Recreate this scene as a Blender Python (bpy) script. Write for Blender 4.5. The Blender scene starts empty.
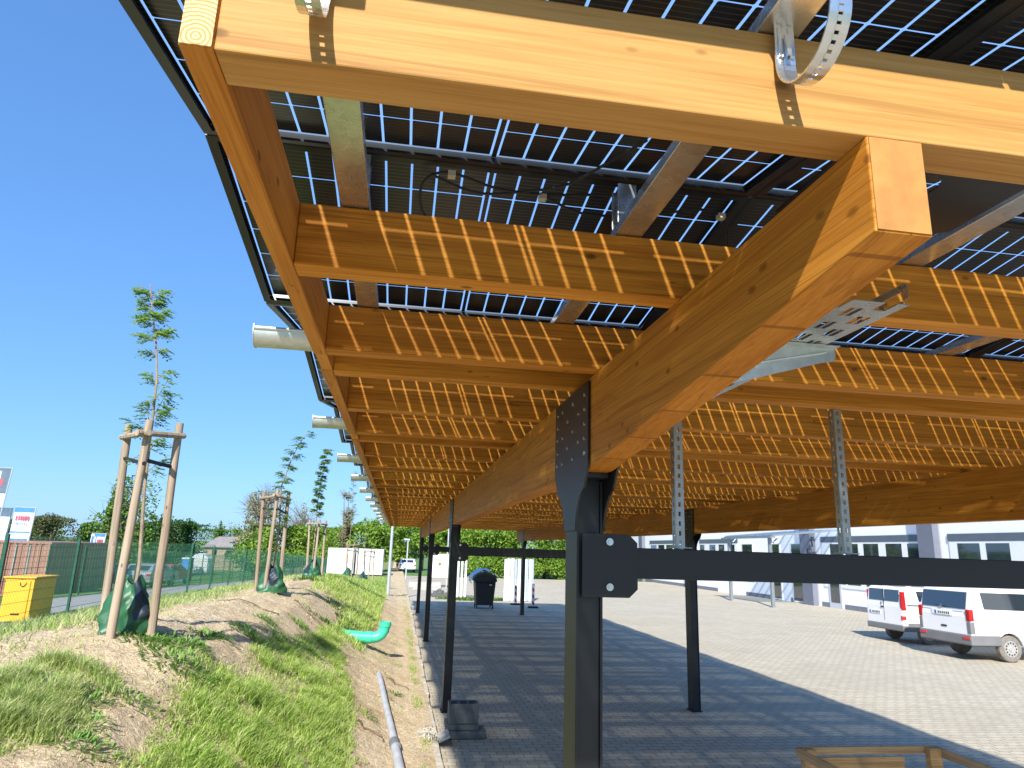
import bpy, bmesh, math, random
import numpy as np
from mathutils import Vector, Matrix, noise
R_ = math.radians
random.seed(7)
rng = np.random.default_rng(11)
sc = bpy.context.scene
col = sc.collection
H = 2.2            # eye height above the paving

# ------------------------------------------------------------------ camera
F = Vector((0.14725951, 0.96079636, 0.23491485)); Rt = Vector((0.98677684, -0.15897148, 0.0316155)); U = Vector((-0.06772082, -0.22715285, 0.97150166))
cd = bpy.data.cameras.new('camera'); cam = bpy.data.objects.new('camera', cd); col.objects.link(cam)
cam.matrix_world = Matrix(((Rt.x, U.x, -F.x, 0), (Rt.y, U.y, -F.y, 0), (Rt.z, U.z, -F.z, H), (0, 0, 0, 1)))
cd.sensor_width = 36; cd.lens = 36 * 686.64 / 1024; cd.clip_start = .05; cd.clip_end = 3000
sc.camera = cam

# ------------------------------------------------------------------ light
w = bpy.data.worlds.new('World'); sc.world = w; w.use_nodes = True
wn = w.node_tree.nodes; bg = wn['Background']
sky = wn.new('ShaderNodeTexSky'); sky.sky_type = 'NISHITA'; sky.sun_disc = False
SUN = Vector((-.32, -1, .783)).normalized()
sky.sun_elevation = math.asin(SUN.z); sky.sun_rotation = math.atan2(SUN.x, SUN.y)
sky.altitude = 100; sky.air_density = 1.0; sky.dust_density = .6; sky.ozone_density = 2.2
gmn = wn.new('ShaderNodeGamma'); gmn.inputs[1].default_value = .52
tnt = wn.new('ShaderNodeMix'); tnt.data_type = 'RGBA'; tnt.blend_type = 'MULTIPLY'; tnt.inputs[0].default_value = 1; tnt.inputs[7].default_value = (.54, .80, 1.22, 1)
w.node_tree.links.new(sky.outputs[0], gmn.inputs[0]); w.node_tree.links.new(gmn.outputs[0], tnt.inputs[6]); hs = wn.new('ShaderNodeHueSaturation'); hs.inputs['Saturation'].default_value = 1.10; hs.inputs['Value'].default_value = 1.33; w.node_tree.links.new(tnt.outputs[2], hs.inputs['Color']); w.node_tree.links.new(hs.outputs[0], bg.inputs[0]); bg.inputs[1].default_value = .15
sl = bpy.data.lights.new('sun', 'SUN'); sl.energy = 4.2; sl.angle = R_(1.3); sl.color = (1, .955, .88)
so = bpy.data.objects.new('sun', sl); col.objects.link(so)
so.rotation_euler = SUN.to_track_quat('Z', 'Y').to_euler(); so.location = (-5, -10, 20)
sc.view_settings.view_transform = 'Standard'; sc.view_settings.look = 'None'
sc.view_settings.exposure = .98; sc.view_settings.gamma = 1

# ------------------------------------------------------------------ materials
MATS = {}
def newmat(name):
    m = bpy.data.materials.new(name); m.use_nodes = True
    nt = m.node_tree; b = nt.nodes['Principled BSDF']; MATS[name] = m
    return m, nt, b
def N(nt, t, **kw):
    n = nt.nodes.new(t)
    for k, v in kw.items(): setattr(n, k, v)
    return n
def L(nt, a, b): nt.links.new(a, b)
def ramp(nt, fac, stops):
    r = N(nt, 'ShaderNodeValToRGB'); e = r.color_ramp.elements
    while len(e) < len(stops): e.new(.5)
    for i, (p, c) in enumerate(stops):
        e[i].position = p; e[i].color = (c[0], c[1], c[2], 1) if isinstance(c, tuple) else (c, c, c, 1)
    L(nt, fac, r.inputs[0]); return r.outputs[0]
def mixc(nt, f, a, b, mode='MIX'):
    n = N(nt, 'ShaderNodeMix', data_type='RGBA', blend_type=mode)
    for s, v in ((n.inputs[0], f), (n.inputs[6], a), (n.inputs[7], b)):
        if hasattr(v, 'links'): L(nt, v, s)
        elif isinstance(v, tuple): s.default_value = (v[0], v[1], v[2], 1)
        else: s.default_value = v
    return n.outputs[2]
def math_(nt, op, a, b=0.0):
    n = N(nt, 'ShaderNodeMath', operation=op)
    for s, v in ((n.inputs[0], a), (n.inputs[1], b)):
        if hasattr(v, 'links'): L(nt, v, s)
        else: s.default_value = v
    return n.outputs[0]
def bump(nt, b, h, strength=.3, dist=.01):
    n = N(nt, 'ShaderNodeBump'); n.inputs['Strength'].default_value = strength; n.inputs['Distance'].default_value = dist
    L(nt, h, n.inputs['Height']); L(nt, n.outputs[0], b.inputs['Normal'])
def coords(nt, scale=(1, 1, 1), rnd=True):
    tc = N(nt, 'ShaderNodeTexCoord'); mp = N(nt, 'ShaderNodeMapping'); v = tc.outputs['Object']
    if rnd:
        oi = N(nt, 'ShaderNodeObjectInfo'); a = N(nt, 'ShaderNodeVectorMath', operation='ADD')
        k = math_(nt, 'MULTIPLY', oi.outputs['Random'], 37.0); cb = N(nt, 'ShaderNodeCombineXYZ')
        for i in range(3): L(nt, k, cb.inputs[i])
        L(nt, v, a.inputs[0]); L(nt, cb.outputs[0], a.inputs[1]); v = a.outputs[0]
    L(nt, v, mp.inputs[0]); mp.inputs['Scale'].default_value = scale
    return mp.outputs[0], tc, v
def noise_(nt, vec, scale=5, detail=4, rough=.55, dist=0.):
    n = N(nt, 'ShaderNodeTexNoise'); L(nt, vec, n.inputs['Vector']); n.inputs['Scale'].default_value = scale
    n.inputs['Detail'].default_value = detail; n.inputs['Roughness'].default_value = rough; n.inputs['Distortion'].default_value = dist
    return n.outputs[0]
def simple(name, c, rough=.6, metal=0., nscale=8, namt=.15, bmp=0., spec=.5):
    m, nt, b = newmat(name)
    v, tc, _ = coords(nt)
    f = noise_(nt, v, nscale, 5)
    r = ramp(nt, f, [(.3, tuple(x * (1 - namt) for x in c)), (.7, tuple(min(1, x * (1 + namt)) for x in c))])
    L(nt, r, b.inputs['Base Color']); b.inputs['Roughness'].default_value = rough; b.inputs['Metallic'].default_value = metal
    b.inputs['Specular IOR Level'].default_value = spec
    if bmp: bump(nt, b, noise_(nt, v, nscale * 6, 4), bmp, .004)
    return m
def wood(name, axis, dark, light, lam=False, rough=.62, grain=1.0, kn=.58):
    m, nt, b = newmat(name)
    s = [20 * grain] * 3; s['XYZ'.index(axis)] = .9
    v, tc, base = coords(nt, tuple(s))
    g = noise_(nt, v, 1.0, 6, .6, .6)
    s2 = [150.] * 3; s2['XYZ'.index(axis)] = 3.
    mp = N(nt, 'ShaderNodeMapping'); L(nt, base, mp.inputs[0]); mp.inputs['Scale'].default_value = tuple(s2)
    fine = noise_(nt, mp.outputs[0], 1.0, 3)
    c = ramp(nt, g, [(.28, dark), (.5, tuple((a + d) / 2 for a, d in zip(light, dark))), (.68, light)])
    c = mixc(nt, .35, c, ramp(nt, fine, [(.35, tuple(x * .72 for x in dark)), (.62, light)]))
    s4 = [46.] * 3; s4['XYZ'.index(axis)] = 1.1
    m4 = N(nt, 'ShaderNodeMapping'); L(nt, base, m4.inputs[0]); m4.inputs['Scale'].default_value = tuple(s4)
    c = mixc(nt, ramp(nt, noise_(nt, m4.outputs[0], 1.0, 4, .6, .9), [(.36, .55), (.46, 0.)]), c, tuple(x * .55 for x in dark))
    # knots
    s3 = [13.] * 3; s3['XYZ'.index(axis)] = 6.5
    mk = N(nt, 'ShaderNodeMapping'); L(nt, base, mk.inputs[0]); mk.inputs['Scale'].default_value = tuple(s3)
    vo = N(nt, 'ShaderNodeTexVoronoi'); L(nt, mk.outputs[0], vo.inputs[0]); vo.inputs['Scale'].default_value = 1.0
    kf = ramp(nt, vo.outputs['Distance'], [(.05, 1.), (.10, .7), (.14, 0.)])
    pick = ramp(nt, N(nt, 'ShaderNodeSeparateColor').outputs[0], [(0, 0.), (1, 1.)]) if False else None
    sp = N(nt, 'ShaderNodeSeparateColor'); L(nt, vo.outputs['Color'], sp.inputs[0])
    kk = math_(nt, 'MULTIPLY', kf, math_(nt, 'GREATER_THAN', sp.outputs[0], kn))
    c = mixc(nt, math_(nt, 'MULTIPLY', kk, .85), c, tuple(x * .28 for x in dark))
    oi = N(nt, 'ShaderNodeObjectInfo')
    c = mixc(nt, ramp(nt, oi.outputs['Random'], [(0, 0.), (1, .42)]), c, mixc(nt, 1., c, (.55, .45, .38), 'MULTIPLY'))
    # drying cracks
    s5 = [38.] * 3; s5['XYZ'.index(axis)] = 1.6
    m5 = N(nt, 'ShaderNodeMapping'); L(nt, base, m5.inputs[0]); m5.inputs['Scale'].default_value = tuple(s5)
    ck = math_(nt, 'LESS_THAN', math_(nt, 'ABSOLUTE', math_(nt, 'SUBTRACT', noise_(nt, m5.outputs[0], 1.0, 2, .4, .3), .5)), .006)
    ck = math_(nt, 'MULTIPLY', ck, math_(nt, 'GREATER_THAN', noise_(nt, base, 2.3, 2), .60))
    c = mixc(nt, math_(nt, 'MULTIPLY', ck, .75), c, tuple(x * .2 for x in dark))
    # broad tone variation
    big = noise_(nt, base, 1.3, 2)
    c = mixc(nt, ramp(nt, big, [(.35, .3), (.65, 0.)]), c, tuple(x * .7 for x in dark))
    if lam:
        z = N(nt, 'ShaderNodeSeparateXYZ'); L(nt, tc.outputs['Object'], z.inputs[0])
        q = math_(nt, 'MULTIPLY', z.outputs[2], 1 / .0345); fr = math_(nt, 'FRACT', q); fl = math_(nt, 'FLOOR', q)
        ln = math_(nt, 'LESS_THAN', fr, .045)
        yy = math_(nt, 'FLOOR', math_(nt, 'ADD', math_(nt, 'MULTIPLY', z.outputs[1], .42), math_(nt, 'MULTIPLY', fl, .37)))
        cb = N(nt, 'ShaderNodeCombineXYZ'); L(nt, fl, cb.inputs[0]); L(nt, yy, cb.inputs[1])
        wnz = N(nt, 'ShaderNodeTexWhiteNoise', noise_dimensions='2D'); L(nt, cb.outputs[0], wnz.inputs['Vector'])
        c = mixc(nt, ramp(nt, wnz.outputs[0], [(0, .38), (1, 0.)]), c, tuple(x * .62 for x in dark))
        c = mixc(nt, math_(nt, 'MULTIPLY', ln, .65), c, tuple(x * .4 for x in dark))
    L(nt, c, b.inputs['Base Color']); b.inputs['Roughness'].default_value = rough
    b.inputs['Specular IOR Level'].default_value = .18
    bump(nt, b, fine, .12, .003)
    return m
WD, WL = (.48, .168, .015), (.82, .375, .052)
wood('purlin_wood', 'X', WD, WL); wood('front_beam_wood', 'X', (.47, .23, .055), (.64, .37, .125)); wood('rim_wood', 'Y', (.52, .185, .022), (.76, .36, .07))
wood('glulam_wood', 'Y', (.50, .170, .016), (.78, .345, .05), lam=True, kn=.42)
wood('stake_wood', 'Z', (.26, .20, .14), (.56, .46, .34), rough=.85)
wood('pallet_wood', 'X', (.52, .30, .11), (.78, .54, .27), rough=.8); wood('pallet_wood_y', 'Y', (.42, .28, .14), (.70, .52, .32), rough=.8)
def end_grain():
    m, nt, b = newmat('end_grain')
    tc = N(nt, 'ShaderNodeTexCoord'); mp = N(nt, 'ShaderNodeMapping'); L(nt, tc.outputs['Object'], mp.inputs[0])
    mp.inputs['Location'].default_value = (.35, -.9, -2.93)
    wv = N(nt, 'ShaderNodeTexWave', wave_type='RINGS', rings_direction='Y'); L(nt, mp.outputs[0], wv.inputs[0])
    wv.inputs['Scale'].default_value = 45; wv.inputs['Distortion'].default_value = 2.2; wv.inputs['Detail'].default_value = 3; wv.inputs['Detail Scale'].default_value = 2
    c = ramp(nt, wv.outputs[0], [(.1, (.52, .24, .06)), (.7, (.78, .52, .25))])
    L(nt, c, b.inputs['Base Color']); b.inputs['Roughness'].default_value = .75
end_grain()
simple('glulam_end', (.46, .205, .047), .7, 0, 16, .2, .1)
def galv(name, c=(.62, .64, .65), rough=.34):
    m, nt, b = newmat(name); v, tc, _ = coords(nt)
    vo = N(nt, 'ShaderNodeTexVoronoi'); L(nt, v, vo.inputs[0]); vo.inputs['Scale'].default_value = 55
    sp = N(nt, 'ShaderNodeSeparateColor'); L(nt, vo.outputs['Color'], sp.inputs[0])
    L(nt, ramp(nt, sp.outputs[0], [(0, tuple(x * .93 for x in c)), (1, tuple(min(1, x * 1.05) for x in c))]), b.inputs['Base Color'])
    b.inputs['Metallic'].default_value = .9
    L(nt, ramp(nt, noise_(nt, v, 14, 4), [(.3, rough * .9), (.7, rough * 1.25)]), b.inputs['Roughness'])
    bump(nt, b, noise_(nt, v, 18, 2), .06, .003)
    return m
galv('galvanised', (.66, .67, .66), .26); galv('galvanised_dull', (.42, .43, .42), .4); galv('gutter_zinc', (.60, .66, .66), .42)
m = simple('anthracite_steel', (.010, .012, .014), .44, 0., 3, .18, .04, .5)
simple('black_frame', (.018, .019, .020), .32, .3, 4, .1)
simple('plastic_black', (.012, .012, .013), .5, 0, 5, .1)
simple('connector_pale', (.55, .5, .38), .5); simple('black_plate', (.012, .013, .015), .28)
def cellmat():
    m, nt, b = newmat('solar_cell'); tc = N(nt, 'ShaderNodeTexCoord')
    wv = N(nt, 'ShaderNodeTexWave', wave_type='BANDS', bands_direction='Y'); L(nt, tc.outputs['Object'], wv.inputs[0]); wv.inputs['Scale'].default_value = 19
    sp = ramp(nt, wv.outputs[0], [(.90, (.010, .012, .018)), (.985, (.085, .075, .05))])
    L(nt, sp, b.inputs['Base Color']); b.inputs['Roughness'].default_value = .3; b.inputs['Specular IOR Level'].default_value = .35
    b.inputs['Coat Weight'].default_value = .12; b.inputs['Coat Roughness'].default_value = .05
cellmat()
def glassgap():
    m, nt, b = newmat('panel_glass'); out = nt.nodes['Material Output']
    tr = N(nt, 'ShaderNodeBsdfTransparent'); tr.inputs[0].default_value = (.93, .97, 1, 1)
    tl = N(nt, 'ShaderNodeBsdfTranslucent'); tl.inputs[0].default_value = (.45, .68, 1, 1)
    mx = N(nt, 'ShaderNodeMixShader'); mx.inputs[0].default_value = .22
    L(nt, tr.outputs[0], mx.inputs[1]); L(nt, tl.outputs[0], mx.inputs[2]); L(nt, mx.outputs[0], out.inputs[0])
glassgap()
def pavers():
    m, nt, b = newmat('pavers'); tc = N(nt, 'ShaderNodeTexCoord')
    mp = N(nt, 'ShaderNodeMapping'); L(nt, tc.outputs['Object'], mp.inputs[0])
    # wavy, interlocking edge
    nz = N(nt, 'ShaderNodeTexWave', wave_type='BANDS', bands_direction='X', wave_profile='TRI'); L(nt, mp.outputs[0], nz.inputs[0]); nz.inputs['Scale'].default_value = 1.9
    cb = N(nt, 'ShaderNodeCombineXYZ'); L(nt, math_(nt, 'MULTIPLY', nz.outputs[0], .022), cb.inputs[1])
    ad = N(nt, 'ShaderNodeVectorMath', operation='ADD'); L(nt, mp.outputs[0], ad.inputs[0]); L(nt, cb.outputs[0], ad.inputs[1])
    br = N(nt, 'ShaderNodeTexBrick'); L(nt, ad.outputs[0], br.inputs[0]); br.inputs['Scale'].default_value = 1
    br.inputs['Brick Width'].default_value = .19; br.inputs['Row Height'].default_value = .125
    br.inputs['Mortar Size'].default_value = .008; br.inputs['Mortar Smooth'].default_value = .35
    br.inputs['Color1'].default_value = (.46, .40, .295, 1); br.inputs['Color2'].default_value = (.55, .485, .36, 1); br.inputs['Mortar'].default_value = (.20, .175, .13, 1)
    st = noise_(nt, tc.outputs['Object'], .5, 6, .6)
    c = mixc(nt, ramp(nt, st, [(.38, .34), (.6, 0.)]), br.outputs[0], (.33, .29, .215))
    c = mixc(nt, ramp(nt, noise_(nt, tc.outputs['Object'], 60, 3), [(.35, .25), (.6, 0.)]), c, (.28, .24, .18))
    L(nt, c, b.inputs['Base Color']); b.inputs['Roughness'].default_value = .85
    bump(nt, b, br.outputs['Fac'], -.35, .004)
pavers()
def soil():
    m, nt, b = newmat('soil'); tc = N(nt, 'ShaderNodeTexCoord'); v = tc.outputs['Object']
    a = noise_(nt, v, 1.6, 6, .6); f = noise_(nt, v, 38, 6, .65)
    c = ramp(nt, a, [(.3, (.50, .375, .225)), (.52, (.64, .505, .32)), (.7, (.70, .575, .39))])
    c = mixc(nt, ramp(nt, f, [(.36, .6), (.55, 0.)]), c, (.30, .21, .12))
    vo = N(nt, 'ShaderNodeTexVoronoi'); L(nt, v, vo.inputs[0]); vo.inputs['Scale'].default_value = 34
    c = mixc(nt, ramp(nt, vo.outputs['Distance'], [(.10, .5), (.2, 0.)]), c, (.66, .57, .44))
    # green film further away from the bare top
    sx = N(nt, 'ShaderNodeSeparateXYZ'); L(nt, v, sx.inputs[0])
    gx = ramp(nt, math_(nt, 'MULTIPLY', sx.outputs[0], -.1), [(.29, 0.), (.34, 1.)])
    gy = ramp(nt, math_(nt, 'MULTIPLY', sx.outputs[1], .01), [(.20, 0.), (.27, 1.)])
    gy = math_(nt, 'MULTIPLY', gy, ramp(nt, math_(nt, 'MULTIPLY', sx.outputs[0], -.1), [(.035, 0.), (.05, 1.)])); g = math_(nt, 'MAXIMUM', gx, gy); g = math_(nt, 'MULTIPLY', g, ramp(nt, a, [(.3, 1.), (.75, .55)]))
    c = mixc(nt, g, c, (.115, .19, .035))
    L(nt, c, b.inputs['Base Color']); b.inputs['Roughness'].default_value = .95; b.inputs['Specular IOR Level'].default_value = .15
    h = mixc(nt, .5, f, noise_(nt, v, 9, 6, .6)); bump(nt, b, h, 1.0, .045)
soil()
def leafmat(name, cols, trans=.35):
    m, nt, b = newmat(name); out = nt.nodes['Material Output']
    g = N(nt, 'ShaderNodeNewGeometry')
    c = ramp(nt, g.outputs['Random Per Island'], cols)
    L(nt, c, b.inputs['Base Color']); b.inputs['Roughness'].default_value = .55; b.inputs['Specular IOR Level'].default_value = .3
    tl = N(nt, 'ShaderNodeBsdfTranslucent'); L(nt, mixc(nt, .5, c, (.5, .7, .1), 'MULTIPLY') if False else c, tl.inputs[0])
    mx = N(nt, 'ShaderNodeMixShader'); mx.inputs[0].default_value = trans
    L(nt, b.outputs[0], mx.inputs[1]); L(nt, tl.outputs[0], mx.inputs[2]); L(nt, mx.outputs[0], out.inputs[0])
leafmat('grass_blades', [(0, (.26, .40, .06)), (.4, (.42, .60, .11)), (.75, (.58, .70, .20)), (1, (.76, .72, .38))], .5)
leafmat('grass_straw', [(0, (.26, .38, .07)), (.5, (.48, .58, .18)), (1, (.72, .68, .38))], .5)
leafmat('weed_leaf', [(0, (.12, .24, .045)), (.6, (.21, .38, .07)), (1, (.34, .50, .14))], .45)
leafmat('leaf_bright', [(0, (.09, .18, .02)), (.5, (.19, .33, .04)), (1, (.33, .46, .07))], .4)
leafmat('leaf_mid', [(0, (.06, .13, .02)), (.5, (.12, .23, .035)), (1, (.21, .33, .06))], .35)
leafmat('leaf_dark', [(0, (.02, .06, .015)), (.6, (.05, .12, .025)), (1, (.09, .18, .035))], .3)
leafmat('leaf_olive', [(0, (.06, .08, .03)), (.6, (.12, .14, .06)), (1, (.2, .2, .09))], .3)
leafmat('leaf_brown', [(0, (.22, .18, .11)), (.5, (.32, .29, .15)), (1, (.30, .38, .11))], .3)
leafmat('leaf_young', [(0, (.12, .25, .05)), (.6, (.24, .42, .09)), (1, (.42, .52, .16))], .55)
simple('bark', (.16, .12, .085), .9, 0, 20, .3, .4); simple('young_bark', (.26, .20, .14), .8, 0, 20, .3, .2)
simple('strap_black', (.015, .015, .017), .6); simple('green_tarp', (.02, .10, .04), .45, 0, 6, .25, .3); simple('dark_tarp', (.012, .025, .035), .5, 0, 6, .2, .2)
simple('fence_green', (.010, .095, .05), .42, 0, 3, .12); simple('yellow_box', (.86, .45, .02), .5, 0, 3, .06)
simple('orange_box_side', (.80, .40, .02), .55, 0, 3, .06)
simple('container_red', (.42, .19, .14), .6, 0, 2, .15, .1); simple('asphalt', (.30, .29, .275), .9, 0, 3, .12, .2)
simple('lawn', (.10, .19, .035), .95, 0, 3, .3, .4); simple('far_field', (.13, .19, .05), .95, 0, .05, .3)
simple('concrete', (.40, .385, .35), .88, 0, 9, .18, .5); simple('concrete_dark', (.13, .135, .13), .9, 0, 9, .22, .6)
simple('kerb_concrete', (.47, .42, .33), .9, 0, 12, .22, .6); simple('rubble', (.45, .42, .37), .9, 0, 12, .2, .6)
simple('white_wall', (.88, .88, .90), .7, 0, 2, .03, .05); simple('plinth_grey', (.17, .19, .23), .7, 0, 3, .08)
simple('column_grey', (.15, .165, .21), .7, 0, 3, .06); simple('window_frame', (.78, .79, .80), .4, 0, 3, .03)
simple('shutter_box', (.10, .125, .15), .5, 0, 3, .06); simple('column_face', (.50, .52, .58), .7, 0, 3, .05)
simple('steel_grey', (.30, .34, .37), .4, .6, 3, .08)
simple('van_white', (.80, .80, .80), .22, 0, 1.5, .03, 0); MATS['van_white'].node_tree.nodes['Principled BSDF'].inputs['Coat Weight'].default_value = .6
simple('bumper_grey', (.17, .17, .175), .6, 0, 3, .08); simple('tail_red', (.38, .012, .012), .2, 0, 6, .15)
simple('tyre', (.025, .024, .022), .85, 0, 12, .3, .3); simple('hub_silver', (.52, .51, .49), .45, .6, 6, .1); simple('dusty_tyre', (.19, .17, .145), .9, 0, 8, .25, .3)
simple('car_green', (.03, .06, .055), .2, .3); simple('car_red', (.5, .03, .03), .25); simple('car_silver', (.45, .47, .5), .25, .5)
simple('plate_white', (.8, .8, .8), .4); simple('plate_blue', (.02, .08, .5), .4); simple('mark_dark', (.03, .03, .035), .4)
simple('bin_black', (.018, .019, .021), .5, 0, 5, .2, .1); simple('blue_sheet', (.30, .47, .72), .35, 0, 9, .3, .5)
simple('pipe_green', (.05, .55, .34), .4, 0, 4, .1); simple('pipe_grey', (.42, .43, .45), .55, 0, 7, .15); simple('pipe_dark', (.16, .17, .18), .6)
simple('banner_blue', (.05, .22, .62), .6, 0, 3, .1); simple('banner_pale', (.62, .72, .86), .6, 0, 3, .08); simple('banner_dark', (.10, .15, .2), .6, 0, 4, .15)
simple('banner_red', (.6, .08, .12), .6); simple('banner_white', (.8, .82, .86), .6); simple('banner_violet', (.16, .17, .5), .6)
simple('roof_grey', (.22, .20, .19), .85, 0, 3, .15); simple('brick_brown', (.36, .27, .2), .85, 0, 3, .15)
simple('sheet_white', (.72, .74, .75), .5, 0, 2, .08); simple('sheet_blue', (.34, .40, .48), .5); simple('reflect_red', (.6, .03, .03), .45)
simple('porta_blue', (.03, .2, .65), .5); simple('netting', (.5, .46, .38), .8); simple('root_brown', (.12, .08, .045), .9)
simple('zinc_pole', (.58, .61, .62), .4, .5, 3, .08)
def glassdark(name, c, r=.04):
    m, nt, b = newmat(name); b.inputs['Base Color'].default_value = (*c, 1); b.inputs['Roughness'].default_value = r; b.inputs['Specular IOR Level'].default_value = .9
    b.inputs['Coat Weight'].default_value = 1; b.inputs['Coat IOR'].default_value = 1.6; b.inputs['Coat Roughness'].default_value = r
glassdark('window_glass', (.02, .03, .04)); glassdark('car_glass', (.02, .026, .03))

# ------------------------------------------------------------------ builders
class MB:
    def __init__(s): s.v = []; s.f = []; s.mi = []
    def add(s, vs, fs, mi=0):
        o = len(s.v); s.v += [tuple(v) for v in vs]; s.f += [tuple(i + o for i in f) for f in fs]; s.mi += [mi] * len(fs); return s
    def box(s, x0, x1, y0, y1, z0, z1, mi=0):
        v = [(x0, y0, z0), (x1, y0, z0), (x1, y1, z0), (x0, y1, z0), (x0, y0, z1), (x1, y0, z1), (x1, y1, z1), (x0, y1, z1)]
        return s.add(v, [(0, 3, 2, 1), (4, 5, 6, 7), (0, 1, 5, 4), (1, 2, 6, 5), (2, 3, 7, 6), (3, 0, 4, 7)], mi)
    def obox(s, c, ax, ay, az, mi=0):
        c, ax, ay, az = map(Vector, (c, ax, ay, az))
        v = [c + a * ax + b * ay + d * az for d in (-1, 1) for a, b in ((-1, -1), (1, -1), (1, 1), (-1, 1))]
        return s.add(v, [(0, 3, 2, 1), (4, 5, 6, 7), (0, 1, 5, 4), (1, 2, 6, 5), (2, 3, 7, 6), (3, 0, 4, 7)], mi)
    def tube(s, path, r, n=10, mi=0, caps=True):
        path = [Vector(p) for p in path]
        if not isinstance(r, (list, tuple)): r = [r] * len(path)
        rings = []; up = None
        for i, p in enumerate(path):
            t = (path[min(i + 1, len(path) - 1)] - path[max(i - 1, 0)]).normalized()
            if up is None: up = t.orthogonal().normalized()
            up = (up - t * up.dot(t)).normalized(); sd = t.cross(up)
            rings.append([p + (up * math.cos(a) + sd * math.sin(a)) * r[i] for a in [2 * math.pi * k / n for k in range(n)]])
        vs = [v for g in rings for v in g]; fs = []
        for i in range(len(path) - 1):
            for k in range(n):
                a, b = i * n + k, i * n + (k + 1) % n; fs.append((a, b, b + n, a + n))
        if caps: fs += [tuple(reversed(range(n))), tuple(range((len(path) - 1) * n, len(path) * n))]
        return s.add(vs, fs, mi)
    def prism(s, poly, axis, a, b, mi=0):
        def P(u, v, w): return {'X': (w, u, v), 'Y': (u, w, v), 'Z': (u, v, w)}[axis]
        n = len(poly); vs = [P(u, v, a) for u, v in poly] + [P(u, v, b) for u, v in poly]
        return s.add(vs, [tuple(range(n)), tuple(reversed(range(n, 2 * n)))] + [(i, i + n, (i + 1) % n + n, (i + 1) % n) for i in range(n)], mi)
    def quad(s, a, b, c, d, mi=0): return s.add([a, b, c, d], [(0, 1, 2, 3)], mi)
    def mesh(s, name, mats, smooth=False, fix=True):
        me = bpy.data.meshes.new(name); me.from_pydata(s.v, [], s.f)
        for m in (mats if isinstance(mats, list) else [mats]): me.materials.append(MATS[m])
        me.polygons.foreach_set('material_index', s.mi)
        if fix:
            bm = bmesh.new(); bm.from_mesh(me); bmesh.ops.recalc_face_normals(bm, faces=bm.faces); bm.to_mesh(me); bm.free()
        if smooth: me.polygons.foreach_set('use_smooth', [True] * len(me.polygons))
        me.update(); return me
    def build(s, name, mats, parent=None, bevel=0, smooth=False, fix=True, label=None):
        o = bpy.data.objects.new(name, s.mesh(name, mats, smooth, fix)); col.objects.link(o)
        if parent: o.parent = parent
        if parent and not parent.get('_loc'): o.matrix_parent_inverse = Matrix.Translation(-parent.location) if parent.type == 'EMPTY' and parent.parent is None and parent.rotation_euler.z == 0 else o.matrix_parent_inverse
        if bevel:
            md = o.modifiers.new('b', 'BEVEL'); md.width = bevel; md.segments = 2; md.limit_method = 'ANGLE'; md.angle_limit = R_(40)
        if smooth:
            try: me = o.data; me.set_sharp_from_angle(angle=R_(40))
            except Exception: pass
        if label: o['label'] = label
        return o
def tag(o, label, cat, group=None, kind=None):
    o['label'] = label; o['category'] = cat
    if group: o['group'] = group
    if kind: o['kind'] = kind
    return o
def struct(o): o['kind'] = 'structure'; return o
def empty(name, loc, label, cat, group=None):
    o = bpy.data.objects.new(name, None); col.objects.link(o); o.location = loc; o.empty_display_size = .2
    return tag(o, label, cat, group)
def link_copy(src, parent, loc=None):
    c = src.copy(); col.objects.link(c); c.parent = parent; c.matrix_parent_inverse = src.matrix_parent_inverse.copy()
    if loc is not None: c.location = loc
    return c
def nmesh(name, verts, faces, nper, mat):
    """fast mesh from numpy: faces all with nper corners"""
    me = bpy.data.meshes.new(name); me.vertices.add(len(verts)); me.vertices.foreach_set('co', verts.astype(np.float32).ravel())
    nf = len(faces); me.loops.add(nf * nper); me.loops.foreach_set('vertex_index', faces.astype(np.int32).ravel())
    me.polygons.add(nf); me.polygons.foreach_set('loop_start', np.arange(nf, dtype=np.int32) * nper)
    me.update(calc_edges=True); me.materials.append(MATS[mat]); return me

# ------------------------------------------------------------------ terrain
def crest(y): return np.interp(y, [-5, 3, 6.2, 13.3, 22, 30, 40, 60], [.95, 1.12, 1.46, 1.33, 1.28, .9, .35, -.02])
def fz(y): return np.interp(y, [-5, 7, 14, 21.4, 28.7, 57, 100, 200], [.95, .85, .71, .65, .46, -.32, -.9, -1.2])
def height(x, y):
    x = np.asarray(x, float); y = np.asarray(y, float); x, y = np.broadcast_arrays(x, y)
    c = crest(y); f = fz(y); k = np.clip(c / 1.35, 0, 1.1)
    kn = [.62, .1, -.4, -1.0, -1.6, -2.2, -3.0, -4.4, -5.8]
    vals = [.07 + 0 * c, .10 + .05 * k, .12 + .24 * k, .10 + .66 * k, c - .16 * k, c, c - .06 * k, .45 * c + .55 * f, f]
    out = np.where(x > kn[0], vals[0], np.zeros_like(c))
    for i in range(len(kn) - 1):
        t = np.clip((kn[i] - x) / (kn[i] - kn[i + 1]), 0, 1)
        out = np.where((x <= kn[i]) & (x > kn[i + 1]), vals[i] * (1 - t) + vals[i + 1] * t, out)
    return np.where(x <= kn[-1], f + np.maximum(x + 5.8, -12) * .065, out)
_vt = np.random.default_rng(3).random((256, 256))
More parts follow.
